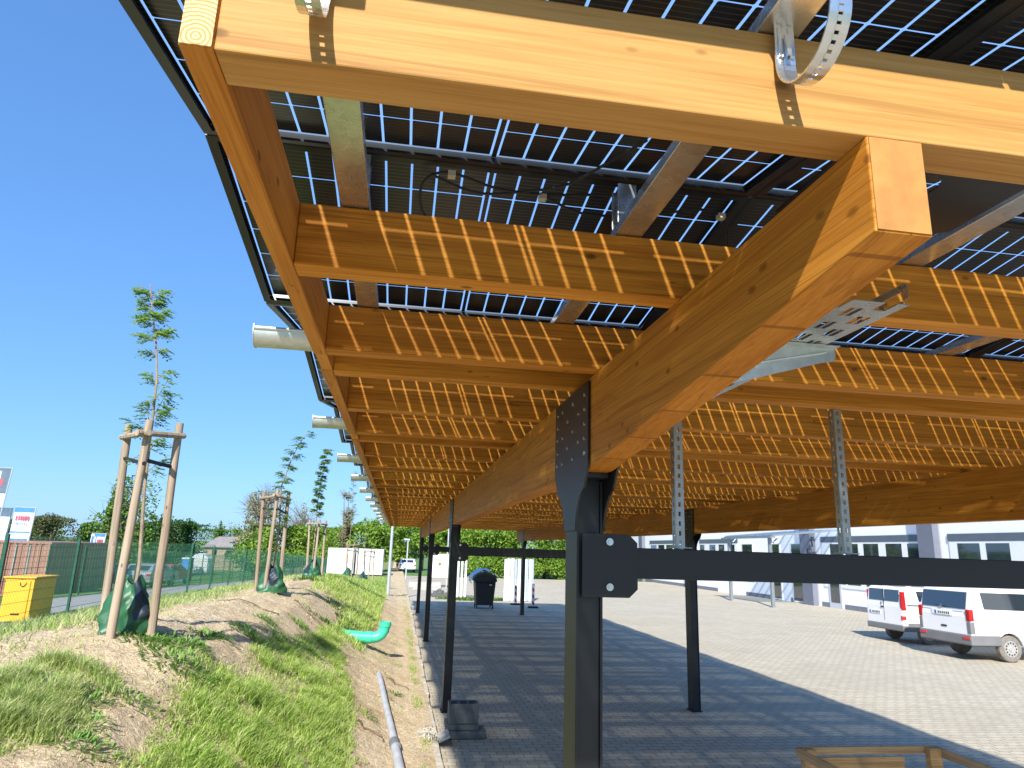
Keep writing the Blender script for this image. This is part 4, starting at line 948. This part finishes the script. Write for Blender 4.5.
# van A: the right-hand one.  rear towards -X, side towards -Y
def vanA_extra(t, hw):
    W2 = .82; xf = lambda z: .0 + max(0, z - 1.0) * .20
    rear_quad(t, 'rear_window', 'car_glass', -W2 + .14, W2 - .10, 1.17, 1.56, xf)
    for sg in (-1, 1):
        m_ = MB(); m_.box(-.014, .11, min(sg * (W2 - .12), sg * (W2 + .008)), max(sg * (W2 - .12), sg * (W2 + .008)), .90, 1.17); m_.build('tail_light', 'tail_red', t, bevel=.02)
        m_ = MB(); m_.box(-.012, .11, min(sg * (W2 - .11), sg * (W2 + .006)), max(sg * (W2 - .11), sg * (W2 + .006)), .62, .896); m_.build('lamp_base', 'bumper_grey', t, bevel=.015)
        MB().box(-.045, -.030, sg * (W2 - .13) - .11, sg * (W2 - .13) + .11, .50, .55).build('reflector', 'reflect_red', t)
    MB().box(-.03, .78, -W2 - .012, W2 + .012, .36, .60).build('rear_bumper', 'bumper_grey', t, bevel=.03)
    MB().box(-.012, .001, -.30, .36, .985, 1.12).build('plate_recess', 'van_white', t, bevel=.01)
    p = MB().box(-.020, -.0125, -.25, .25, 1.00, 1.09).build('number_plate', 'plate_white', t)
    MB().box(-.0225, -.0205, .20, .245, 1.003, 1.087).build('plate_band', 'plate_blue', t)
    mk = MB()
    for k_ in range(6): mk.box(-.0225, -.0205, -.22 + .066 * k_, -.22 + .066 * k_ + .038, 1.018, 1.072)
    mk.build('plate_marks', 'mark_dark', t)
    e_ = MB(); cz, cy, r_ = 1.135 + .06, .05, .045
    cir = [(-.012 , cy + r_ * math.cos(a), cz - .06 + .05 + r_ * math.sin(a)) for a in [2 * math.pi * k_ / 20 for k_ in range(21)]]
    e_.tube(cir, .006, 6)
    zc_ = cz - .01
    for a_, b_ in (((.026, .028), (.0, -.034)), ((-.026, .028), (0, -.034))): e_.tube([(-.013, cy + a_[0], zc_ + a_[1]), (-.013, cy + b_[0], zc_ + b_[1])], .004, 5)
    e_.build('emblem', 'steel_grey', t)
    MB().box(-.012, .001, -.08, .09, .72, .76).build('handle', 'plastic_black', t)
    MB().box(.12, 4.0, -W2 - .003, -W2 + .01, .985, .995).build('side_crease', 'column_face', t)
    for x_ in (1.78, 2.80): MB().box(x_, x_ + .008, -W2 - .0015, -W2 + .01, .42, 1.0).build('door_gap', 'bumper_grey', t)
    MB().box(-.004, .01, -W2 + .16, W2 - .12, 1.145, 1.15).build('tailgate_line', 'bumper_grey', t); MB().tube([(-.012, -.1, 1.20), (-.02, .22, 1.215)], .006, 6).build('rear_wiper', 'plastic_black', t)
profA = [(0, .36), (0, 1.0), (.13, 1.62), (.22, 1.665), (2.6, 1.66), (3.15, 1.55), (3.65, 1.04), (3.98, .95), (4.08, .6), (4.06, .30)]
profA = [(0, .36), (0, 1.0), (.13, 1.60), (.22, 1.665), (2.6, 1.66), (3.15, 1.55), (3.66, 1.0), (4.0, .92), (4.08, .6), (4.06, .30)]
vehicle('white_van', (13.38, 15.88, .002), 0, 4.1, 1.64, profA, 1.0, .13, (1.02, 3.35), .30, {'body': 'van_white'}, 'white passenger van with large red tail lamp, nearer of the two vans', 'van',
    [([(.42, 1.18), (1.75, 1.16), (1.78, 1.55), (.40, 1.56)], (-1, 1)), ([(1.85, 1.16), (2.75, 1.14), (2.7, 1.53), (1.85, 1.55)], (-1, 1)), ([(2.85, 1.12), (3.4, 1.1), (3.05, 1.5), (2.82, 1.53)], (-1, 1))], extra=vanA_extra, group='white vans parked by the building', tmat='dusty_tyre')
def vanB_extra(t, hw):
    W2 = .76; xf = lambda z: .0 + max(0, z - .98) * .12
    rear_quad(t, 'rear_window', 'car_glass', -W2 + .16, -.03, 1.12, 1.44, xf); rear_quad(t, 'rear_window', 'car_glass', .03, W2 - .12, 1.12, 1.44, xf)
    for sg in (-1, 1):
        m_ = MB(); x_a = -.008 if sg < 0 else .03; m_.prism([(sg * (W2 - .075), .98), (sg * (W2 + .006), .90), (sg * (W2 - .012), 1.40), (sg * (W2 - .045), 1.40)], 'X', x_a, .12); m_.build('tail_light', 'tail_red', t)
        MB().box(-.014 if sg < 0 else .03, .10, min(sg * (W2 - .07), sg * (W2 + .008)), max(sg * (W2 - .07), sg * (W2 + .008)), .64, .75).build('reflector', 'reflect_red', t, bevel=.01)
    MB().box(-.030, .50, -W2 - .008, W2 + .008, .33, .50).build('rear_bumper', 'bumper_grey', t, bevel=.03)
    MB().box(-.004, .02, -.006, .006, .58, 1.45).build('door_gap', 'mark_dark', t)
    MB().box(-.014, .001, .16, .62, .74, .83).build('number_plate', 'plate_white', t); MB().box(-.0165, -.0145, .575, .615, .743, .827).build('plate_band', 'plate_blue', t)
    mk = MB()
    for k_ in range(6): mk.box(-.0165, -.0145, .18 + .062 * k_, .18 + .062 * k_ + .036, .757, .812)
    mk.build('plate_marks', 'mark_dark', t)
    MB().prism([(.10, 1.10), (.135, 1.05), (.10, .99), (.065, 1.05)], 'X', -.01, .001).build('emblem', 'steel_grey', t)
    MB().box(-.02, .001, -.0, .12, .93, .965).build('handle', 'plastic_black', t)
    MB().box(.16, 2.6, -W2 - .008, -W2 + .006, 1.02, 1.05).build('side_strip', 'mark_dark', t)
    MB().box(.14, 3.3, -W2 - .006, -W2 + .006, .34, .56).build('side_sill', 'bumper_grey', t)
profB = [(0, .36), (0, .98), (.07, 1.46), (.15, 1.52), (2.0, 1.53), (2.55, 1.42), (3.0, .98), (3.35, .86), (3.5, .6), (3.48, .3)]
vehicle('white_van', (14.02, 18.9, .002), 0, 3.5, 1.52, profB, .98, .10, (.78, 3.0 - .2), .27, {'body': 'van_white'}, 'small white delivery van with two rear doors, farther of the two vans', 'van',
    [([(.55, 1.14), (1.2, 1.14), (1.2, 1.40), (.5, 1.42)], (-1, 1)), ([(1.9, 1.1), (2.7, 1.06), (2.4, 1.38), (1.9, 1.42)], (-1, 1))], extra=vanB_extra, group='white vans parked by the building', tmat='dusty_tyre')
profC = [(0, .28), (-.02, .62), (.10, .80), (.5, 1.12), (1.9, 1.14), (2.55, .80), (3.25, .72), (3.4, .5), (3.38, .25)]
def car(x, y, rot, body, label, sc_=1.0, prof=None):
    z = float(height(x, y)) + .03
    def ex(t, hw):
        for sg in (-1, 1):
            MB().box(-.03, .08, sg * .62 - .1, sg * .62 + .1, .58, .68).build('tail_light', 'tail_red', t); MB().box(3.28, 3.39, sg * .58 - .12, sg * .58 + .12, .52, .62).build('headlight', 'plate_white', t)
        rear_quad(t, 'rear_window', 'car_glass', -.5, .5, .84, 1.06, lambda z: .10 + (z - .8) * 1.25, .02)
        MB().add([(1.97, -.5, 1.12), (1.97, .5, 1.12), (2.56, .56, .825), (2.56, -.56, .825)], [(0, 1, 2, 3)]).build('windscreen', 'car_glass', t)
    vehicle('parked_car', (x, y, z), rot, 3.4, 1.42, profC, .80, .35, (.62, 2.72), .26, {'body': body}, label, 'car', [([(.42, .86), (1.15, .85), (1.15, 1.07), (.55, 1.07)], (-1, 1)), ([(1.22, .85), (2.25, .84), (1.85, 1.07), (1.22, 1.07)], (-1, 1))], extra=ex, group='cars parked behind the far fence')
car(-13.75, 36.6, R_(92), 'car_green', 'dark green car right of the container, behind the fence')
car(-12.55, 37.2, R_(84), 'car_silver', 'silver car between the stakes and the red car')
car(-13.1, 41.8, R_(84), 'car_red', 'small red car behind the nearest staked tree')
# small things beyond the fence
x, y = -16.6, 60; z = float(height(x, y)); t = empty('portable_toilet', (x, y, z), 'blue portable cabin behind the fence near the grey roof', 'cabin')
MB().box(x - .35, x + .35, y, y + .7, z, z + 1.75).build('body', 'porta_blue', t); MB().box(x - .38, x + .38, y - .03, y + .73, z + 1.751, z + 1.85).build('roof', 'sheet_white', t); MB().box(x - .25, x + .25, y - .02, y - .001, z + .1, z + 1.6).build('door', 'banner_blue', t)
x, y = -22.3, 85; z = float(height(x, y)); t = empty('white_tent', (x, y, z), 'small white peaked tent left of the grey roofed house', 'tent')
MB().add([(x - 1.1, y, z + 1.6), (x + 1.1, y, z + 1.6), (x + 1.1, y + 2.2, z + 1.6), (x - 1.1, y + 2.2, z + 1.6), (x, y + 1.1, z + 2.5)], [(0, 1, 4), (1, 2, 4), (2, 3, 4), (3, 0, 4)]).build('canopy', 'sheet_white', t, fix=False)
MB().box(x - 1.05, x + 1.05, y + .05, y + 2.15, z, z + 1.59).build('side_wall', 'sheet_white', t)
z = float(height(-23, 100)); t = empty('house', (-22.8, 101, z), 'distant house with a long grey roof', 'house')
MB().box(-25.6, -20.2, 100, 105, z, 1.35).build('wall', 'brick_brown', t)
MB().add([(-26.0, 99.6, 1.30), (-19.9, 99.6, 1.30), (-19.9, 105.4, 1.30), (-26.0, 105.4, 1.30), (-24.6, 102.5, 2.75), (-20.9, 102.5, 2.75)], [(0, 1, 5, 4), (1, 2, 5), (2, 3, 4, 5), (3, 0, 4)]).build('roof', 'roof_grey', t)
MB().box(-22.0, -21.6, 101.4, 101.8, 2.2, 3.1).build('chimney', 'brick_brown', t)
for wx in (-24.6, -22.8, -21.2): MB().box(wx, wx + .6, 99.96, 99.99, .3, .95).build('window', 'window_glass', t)
# a long grey shed behind
t = empty('shed', (-14.0, 92, -.9), 'low grey shed roof behind the large brownish tree', 'shed')
MB().box(-16.5, -10.5, 92, 96, -1.2, 1.0).build('wall', 'brick_brown', t); MB().prism([(91.7, .95), (94, 1.9), (96.3, .95)], 'X', -16.8, -10.2).build('roof', 'roof_grey', t)
# white trailers
for i, (xa_, xb_, y, lb) in enumerate(((-4.75, -2.95, 50, 'white box trailer, left one behind the stake frames'), (-2.85, -1.0, 50.3, 'white box trailer, right one behind the stake frames'))):
    z = float(height(-3, 50)); t = empty('box_trailer', ((xa_ + xb_) / 2, y + 1, z), lb, 'trailer', 'white box trailers')
    MB().box(xa_, xb_, y, y + 3.6, .22, 1.95).build('body', 'sheet_white', t, bevel=.03); MB().box(xa_ + .02, xb_ - .02, y - .012, y - .001, .98, 1.0).box(xa_ - .001, xa_ + .03, y - .02, y - .001, .22, 1.95).build('trim', 'pipe_grey', t)
    MB().box(xa_ + .1, xb_ - .1, y + .1, y + 3.4, .05, .215).build('chassis', 'plastic_black', t)
    for sx in (xa_ + .15, xb_ - .35): MB().tube([(sx, y + 1.8, .12), (sx + .2, y + 1.8, .12)], .28, 16).build('wheel', 'tyre', t)
# lamp poles
for (x, y, z0, z1, lb) in ((-.30, 30, .25, 2.94 + .6, 'thin galvanised pole on the grassy end of the mound'), (.65, 50, 0, 2.65, 'short lamp post with a small head in the far yard')):
    t = empty('lamp_post', (x, y, z0), lb, 'pole'); MB().tube([(x, y, z0 - .1), (x, y, z1)], [.075 if y < 40 else .05, .05], 10).build('pole', 'zinc_pole', t, smooth=True)
    if y > 40: MB().box(x - .28, x + .12, y - .06, y + .06, z1, z1 + .08).build('lamp_head', 'zinc_pole', t, bevel=.02)
t = empty('lamp_post', (-14.6, 66, -.5), 'short lamp post in front of the brownish tree', 'pole'); MB().tube([(-14.6, 66, -.9), (-14.6, 66, 2.0)], .05, 8).build('pole', 'zinc_pole', t); MB().box(-14.85, -14.35, 65.9, 66.1, 2.0, 2.1).build('lamp_head', 'mark_dark', t)
t = empty('lamp_post', (3.6, 52, 0), 'lamp post seen between the carport posts above the sign board', 'pole'); MB().tube([(3.6, 52, 0), (3.6, 52, 4.5)], .05, 8).build('pole', 'zinc_pole', t); MB().box(3.3, 3.7, 51.9, 52.1, 4.5, 4.6).build('lamp_head', 'zinc_pole', t)
# far vehicles in the yard
car_far = [(.9, 63, R_(90), 'sheet_white', 'white car far away beside the lamp post')]
for x, y, r_, mt, lb in car_far:
    _h = height
    def height(x, y): return np.asarray(x) * 0 - .03
    car(x, y, r_, mt, lb); height = _h
# low retaining blocks and kerb stack at the yard end
for i, (xa_, xb_, y, zt, lb) in enumerate(((.70, 2.5, 40, .30, 'long grey concrete block at the end of the paving'), (.9, 2.2, 37.6, .16, 'flat grey concrete slab in front of the long block'))):
    o = MB().box(xa_, xb_, y, y + .6, .002, zt).build('concrete_block', 'concrete', bevel=.02); tag(o, lb, 'concrete block')
# sign board
t = empty('sign_board', (2.4, 41, 0), 'white notice board with a small green emblem between the carport posts', 'sign')
MB().box(1.90, 2.92, 41, 41.04, .55, 1.85).build('board', 'sheet_white', t); MB().box(1.94, 1.99, 41.041, 41.09, .0, 1.8).build('leg', 'zinc_pole', t); MB().box(2.83, 2.88, 41.041, 41.09, .0, 1.8).build('leg', 'zinc_pole', t)
MB().tube([(2.42, 40.994, 1.28), (2.42, 40.999, 1.28)], .09, 16).build('emblem', 'leaf_bright', t)
m_ = MB()
for a in range(4): m_.box(2.1, 2.72, 40.995, 40.999, .74 + a * .10, .775 + a * .10)
m_.build('text_lines', 'pipe_grey', t)
# rubble heap
rb = MB()
for _ in range(60):
    a, d = random.uniform(0, 6.28), random.random() ** .7 * .36; r_ = random.uniform(.04, .11); c = Vector((2.0 + math.cos(a) * d, 33.2 + math.sin(a) * d, max(.03, .36 - d * .85) * random.uniform(.3, 1)))
    rb.obox(c, Vector((1, .3 * random.random(), .2)).normalized() * r_, Vector((-.3, 1, random.random() * .3)).normalized() * r_ * .8, Vector((0, -.2, 1)).normalized() * r_ * .6)
tag(rb.build('rubble_heap', 'concrete_dark'), 'small heap of grey broken stone behind the carport posts', 'rubble', kind='stuff')
# wheelie bin with blue sheet
t = empty('waste_bin', (3.36, 27.4, 0), 'large black four-wheeled waste bin at the end of the carport', 'bin')
b = MB(); zz = [(.13, .80), (.95, .97), (1.0, 1.0)]
for (za, wa), (zb, wb) in zip(zz[:-1], zz[1:]):
    vs = []
    for z, ww in ((za, wa), (zb, wb)):
        for sx, sy in ((-1, -1), (1, -1), (1, 1), (-1, 1)): vs.append((3.38 + sx * .40 * ww, 27.45 + sy * .45 * ww, z))
    b.add(vs, [(0, 1, 5, 4), (1, 2, 6, 5), (2, 3, 7, 6), (3, 0, 4, 7), (0, 3, 2, 1), (4, 5, 6, 7)])
b.build('body', 'bin_black', t, bevel=.02)
lid = [(3.38 + .44 * math.cos(a), 1.0 + .34 * math.sin(a)) for a in [math.pi * k_ / 12 for k_ in range(13)]]
MB().prism(lid, 'Y', 26.98, 27.92).build('lid', 'bin_black', t, bevel=.015)
MB().box(3.05, 3.7, 26.985, 27.0, .72, .76).build('grip', 'bin_black', t); MB().box(3.52, 3.62, 26.97, 26.99, .86, .9).build('label_plate', 'plate_white', t)
for sx in (3.08, 3.68):
    for sy in (27.1, 27.8): MB().tube([(sx - .02, sy, .075), (sx + .02, sy, .075)], .075, 14).tube([(sx, sy, .08), (sx, sy, .16)], .02, 6).build('wheel', 'tyre', t)
sh = MB(); n_ = 16; vs = []
for j in range(8):
    for i in range(n_ + 1):
        a = math.pi * (1.08 - 1.0 * i / n_); rr = .50 + .03 * math.sin(i * 2.1 + j) + (.03 if i < 4 else 0)
        vs.append((3.36 + rr * math.cos(a), 27.02 + .14 * j + .03 * math.sin(i * 1.3), 1.02 + (.40 + .03 * math.sin(i * 1.7 + j * 1.1)) * math.sin(a) + .05 * (j / 8)))
fs = [(j * (n_ + 1) + i, j * (n_ + 1) + i + 1, (j + 1) * (n_ + 1) + i + 1, (j + 1) * (n_ + 1) + i) for j in range(7) for i in range(n_)]
sh.add(vs, fs); o = sh.build('blue_sheet', 'blue_sheet', smooth=True, fix=False); tag(o, 'crumpled light blue plastic sheet draped over the black bin', 'plastic sheet')
# upright white panels
t = empty('panel_stack', (5.0, 31.5, 0), 'upright white insulated panels leaning behind the carport end, left stack', 'panels', 'upright panel stacks')
for i in range(5): MB().box(4.72 + i * .15, 4.72 + i * .15 + .13, 31.2 + .12 * (i % 2), 31.32 + .12 * (i % 2), .02, 1.80 + .02 * (i % 3)).build('panel', 'sheet_white' if i != 3 else 'sheet_blue', t, bevel=.006)
t = empty('panel_stack', (5.85, 31.5, 0), 'upright white and blue panels, right stack beside the beacon post', 'panels', 'upright panel stacks')
for i in range(4): MB().box(5.60 + i * .12, 5.60 + i * .12 + .10, 31.2 + .1 * (i % 2), 31.3 + .1 * (i % 2), .02, 1.82).build('panel', 'sheet_white' if i % 2 == 0 else 'sheet_blue', t, bevel=.006)
t = empty('panel_stack', (2.95, 32.5, 0), 'narrow upright white boards behind the second carport post', 'panels', 'upright panel stacks')
for i in range(3): MB().box(2.72 + i * .17, 2.72 + i * .17 + .09, 32.3, 32.4, .02, 1.85 - .03 * i).build('panel', 'sheet_white', t, bevel=.006)
# beacon posts
for (x, y, s_, lb) in ((5.42, 28.0, 1.0, 'red and white warning post standing on a black rubber foot'), (4.95, 29.4, .8, 'second warning post half hidden by the carport post')):
    t = empty('beacon_post', (x, y, 0), lb, 'warning post', 'warning posts')
    MB().box(x - .2, x + .2, y - .12, y + .12, .002, .06).build('foot', 'tyre', t, bevel=.015)
    MB().box(x - .05, x + .05, y - .012, y + .012, .06, .92 * s_).build('board', 'sheet_white', t)
    m_ = MB()
    for a in range(3): m_.add([(x - .049, y - .0145, .16 + a * .26), (x + .049, y - .0145, .08 + a * .26), (x + .049, y - .0145, .20 + a * .26), (x - .049, y - .0145, .28 + a * .26)], [(0, 1, 2, 3)])
    m_.build('stripe', 'reflect_red', t, fix=False)
# blocks at the second post
bx, by = .93, 9.0
for i, (dx, dy, z0, z1, w_, d_, lb) in enumerate(((.02, .02, .002, .085, .235, .17, 'lowest dark grey slab under the hollow block'), (-.03, .05, .087, .165, .20, .15, 'middle dark grey slab under the hollow block'))):
    o = MB().box(bx + dx - w_, bx + dx + w_, by + dy - d_, by + dy + d_, z0, z1).build('concrete_slab', 'concrete_dark', bevel=.012); tag(o, lb, 'concrete slab', 'dark slabs stacked by the second post')
b = MB(); z0, z1 = .167, .385
x0, x1, y0, y1 = bx - .20, bx + .16, by - .12, by + .12
b.box(x0, x1, y0, y0 + .03, z0, z1); b.box(x0, x1, y1 - .03, y1, z0, z1)
for a, c in ((0, .03), (.11, .14), (.22, .25), (.33, .36)): b.box(x0 + a, x0 + c, y0 + .03, y1 - .03, z0, z1)
tag(b.build('hollow_block', 'concrete_dark', bevel=.006), 'dark grey hollow concrete block on top of the slab stack', 'concrete block')
# broken slab and netting by the kerb
o = MB().obox((.66, 8.7, .08), (.07, .0, .03), (.0, .16, .0), (-.006, 0, .014)).build('broken_slab', 'concrete', bevel=.01); tag(o, 'tilted piece of light concrete leaning against the kerb', 'concrete piece')
net = MB()
for i in range(34):
    a0 = random.uniform(0, 6.28); c = Vector((.46 + random.uniform(-.03, .03), 8.55 + random.uniform(-.09, .09), .11)); r_ = random.uniform(.06, .11); ax = Vector((random.gauss(0, 1), random.gauss(0, 1), random.gauss(0, 1))).normalized(); o1 = ax.orthogonal().normalized(); o2 = ax.cross(o1)
    net.tube([tuple(c + (o1 * math.cos(a) + o2 * math.sin(a)) * r_ * Vector((1, 1, .7)).length / 1.5) for a in [a0 + k_ * .42 for k_ in range(11)]], .0035, 5)
for i in range(10):
    c = Vector((.46 + random.uniform(-.06, .06), 8.55 + random.uniform(-.08, .08), .09)); net.obox(c, (random.uniform(.012, .03), .008, 0), (0, random.uniform(.012, .03), .008), (0, 0, random.uniform(.01, .022)))
tag(net.build('wire_netting', 'netting', fix=False), 'tangle of pale netting full of stones at the kerb', 'netting')
# pipes
gz = lambda x, y: float(hz(x, y))
pts = [(-1.15, 14.5, gz(-1.15, 14.5) - .02), (-.95, 14.7, .50), (-.72, 14.85, .42), (-.58, 14.95, .40), (-.50, 15.02, .405), (-.44, 15.06, .44), (-.40, 15.08, .50), (-.375, 15.10, .58)]
pts = [(-1.15, 13.55, .63), (-.80, 13.5, .60), (-.55, 13.5, .575), (-.38, 13.5, .565), (-.28, 13.5, .575), (-.20, 13.5, .62), (-.155, 13.5, .69), (-.14, 13.5, .77), (-.138, 13.5, .84)]
gp = MB().tube(pts, .095, 20, caps=False); gp.tube([(-.47, 13.5, .571), (-.37, 13.5, .566)], .106, 20); gp.tube([(-.141, 13.5, .76), (-.138, 13.5, .845)], .106, 20, caps=False)
o = gp.build('drain_pipe', 'pipe_green', smooth=True); tag(o, 'bright green plastic drain pipe elbow sticking out of the mound', 'pipe')
pts = [(-.16, 11.4), (-.10, 10.6), (-.03, 9.6), (.05, 8.7), (.10, 8.0)]
t = empty('conduit', (0, 9, .2), 'long pale grey plastic conduit lying on the sand strip', 'conduit')
MB().tube([(x, y, gz(x, y) + .035) for x, y in pts], .041, 16).build('tube', 'pipe_grey', t, smooth=True)
MB().tube([(x, y, gz(.1, 8) + .035) for x, y in ((.098, 8.03), (.11, 7.82))], .058, 16).build('sleeve', 'pipe_dark', t, smooth=True)
MB().tube([(x, y, gz(x, y) + .04) for x, y in ((.108, 7.84), (.15, 7.2), (.20, 6.5))], .046, 16).build('tube', 'pipe_grey', t, smooth=True)
# wooden crate bottom right
t = empty('wooden_crate', (3.8, 4.9, 0), 'open wooden crate frame standing in the shade of the carport', 'crate')
cz = .80; X0, X1, Yb, Yf = 3.14, 4.30, 5.36, 4.30
MB().box(X0, X1, Yb - .022, Yb, cz - .055, cz).build('top_rail', 'pallet_wood', t, bevel=.003)
MB().box(X0 + .05, X1 - .28, Yb - .020, Yb - .002, cz - .22, cz - .075).build('side_board', 'pallet_wood', t, bevel=.003)
MB().box(X0, X1, Yb - .020, Yb - .002, cz - .45, cz - .30).build('side_board', 'pallet_wood', t, bevel=.003); MB().box(X0, X1, Yb - .020, Yb - .002, .12, .28).build('side_board', 'pallet_wood', t, bevel=.003)
for x in (X0, X1 - .10):
    for y in (Yb - .024, Yf): MB().box(x, x + .10, y - .06, y - .001, .10, cz - .005).build('corner_post', 'pallet_wood', t, bevel=.003)
for x in (X0 - .022, X1 + .001):
    MB().box(x, x + .02, Yf - .06, Yb, cz - .07, cz - .002).build('top_rail', 'pallet_wood_y', t, bevel=.003); MB().box(x, x + .02, Yf - .06, Yb, cz - .45, cz - .30).build('side_board', 'pallet_wood_y', t, bevel=.003); MB().box(x, x + .02, Yf - .06, Yb, .12, .28).build('side_board', 'pallet_wood_y', t, bevel=.003)
MB().box(X0, X1, Yf - .082, Yf - .062, cz - .45, cz - .30).build('side_board', 'pallet_wood', t, bevel=.003)
for x in (X0, (X0 + X1) / 2 - .05, X1 - .1): MB().box(x, x + .1, Yf - .06, Yb, .003, .09).build('skid', 'pallet_wood_y', t)

# ------------------------------------------------------------------ white building
FX = 20.8
t = empty('office_building', (FX + 5, 30, 0), 'long white building with grey pilasters and white framed windows', 'building')
wins_ = []   # (y0,y1,z0,z1) glazed openings
def bay(ya, yb, panes):
    """lintel / shutter box ya..yb (yb near), panes = list of (y0,y1)"""
    MB().box(FX - .05, FX - .001, yb, ya, 3.06, 3.33).build('shutter_box', 'shutter_box', t, bevel=.006)
    f = MB().box(FX - .035, FX - .002, yb + .05, ya - .05, .95, 3.055)
    fo = f.build('window', 'window_frame', t)
    for (p0, p1) in panes:
        MB().box(FX - .030, FX - .020, p0, p1, 1.12, 2.97).build('reveal', 'mark_dark', fo) if False else None
        MB().box(FX - .042, FX - .0355, p0, p1, 1.12, 2.975).build('pane', 'window_glass', fo)
wl = MB(); wl.box(FX, FX + 12, 5, 62, -.4, 4.6); wl.build('wall', 'white_wall', t)
MB().box(FX - .10, FX + 12.2, 4.9, 62.1, 4.6, 4.85).build('roof', 'column_grey', t)
for ya, yb in ((62, 44), (40.2, 36.3), (35.3, 34.0), (32.5, 31.9), (30.7, 25.4), (24.3, 5)): MB().box(FX - .02, FX - .001, yb, ya, -.4, .22).build('plinth', 'plinth_grey', t)
def sash(a, b, n_, gap=.42, pad=.30):
    wd = ((a - b) - 2 * pad - gap * (n_ - 1)) / n_; return [(b + pad + k_ * (wd + gap), b + pad + k_ * (wd + gap) + wd) for k_ in range(n_)]
bay(24.0, 17.0, [(22.53, 23.55), (21.26, 22.25), (19.7, 20.65), (18.4, 19.4)]); bay(15.8, 8.5, sash(15.8, 8.5, 4))
bay(32.25, 25.36, [(30.5, 31.5), (29.39, 30.32), (28.0, 29.0), (26.55, 27.52), (25.5, 26.2)])
bay(46.6, 41.0, [(45.8, 46.5), (44.1, 45.0), (42.8, 43.6), (41.4, 42.2)])
bay(56.5, 49.5, sash(56.5, 49.5, 4))
for (a, b, lbz) in ((40.4, 39.2, .95), (37.05, 36.2, .1), (34.95, 33.8, .1)):
    f = MB().box(FX - .035, FX - .002, b - .1, a + .1, lbz - .08, 3.05).build('window' if lbz > .5 else 'door', 'window_frame', t); MB().box(FX - .042, FX - .0355, b, a, lbz, 2.98).build('pane', 'window_glass', f)
f = MB().box(FX - .04, FX - .002, 30.85, 31.85, -.15, 1.05 + 1.2).build('door', 'column_face', t); MB().box(FX - .047, FX - .0405, 31.0, 31.7, .25, 2.1).build('pane', 'window_glass', f)
for (a, b) in ((25.24, 24.4), (33.65, 32.75), (17.0 - .35, 15.9), (48.6, 47.8), (58.4, 57.6)):
    MB().box(FX - .32, FX - .052, b, a, -.4, 4.55).build('pilaster', 'column_grey', t)
for (y, z) in ((31.9, 3.3), (32.3, 2.75)):
    MB().tube([(FX - .33, y + .6, z - .45), (FX - .45, y + .5, z - .1), (FX - .5, y + .4, z), (FX - .42, y + .3, z - .05)], .04, 6).build('wall_lamp', 'mark_dark', t)
# canopy of grey steel in front of the entrance
t = empty('entrance_canopy', (19, 33, 0), 'grey steel and glass entrance canopy before the white building', 'canopy')
for y in (30.95, 35.1): MB().box(17.24, 17.38, y - .07, y + .07, -.02, 3.15).build('post', 'steel_grey', t)
MB().box(17.22, 17.40, 30.6, 35.5, 3.16, 3.26).build('front_beam', 'steel_grey', t); MB().box(17.1, 17.2, 30.5, 35.6, 3.13, 3.20).build('gutter', 'steel_grey', t)
for k_ in range(7):
    y = 30.65 + k_ * .79; MB().obox((19.05, y, 3.44), (1.75, 0, .18), (0, .035, 0), (-.004, 0, .04)).build('rafter', 'steel_grey', t)
m_ = MB().obox((19.05, 33.05, 3.50), (1.78, 0, .183), (0, 2.45, 0), (0, 0, .006)).build('glass_roof', 'panel_glass', t)
for y in (30.95, 35.1): MB().tube([(17.3, y, 2.75), (17.75, y, 3.2)], .035, 6).build('brace', 'steel_grey', t)
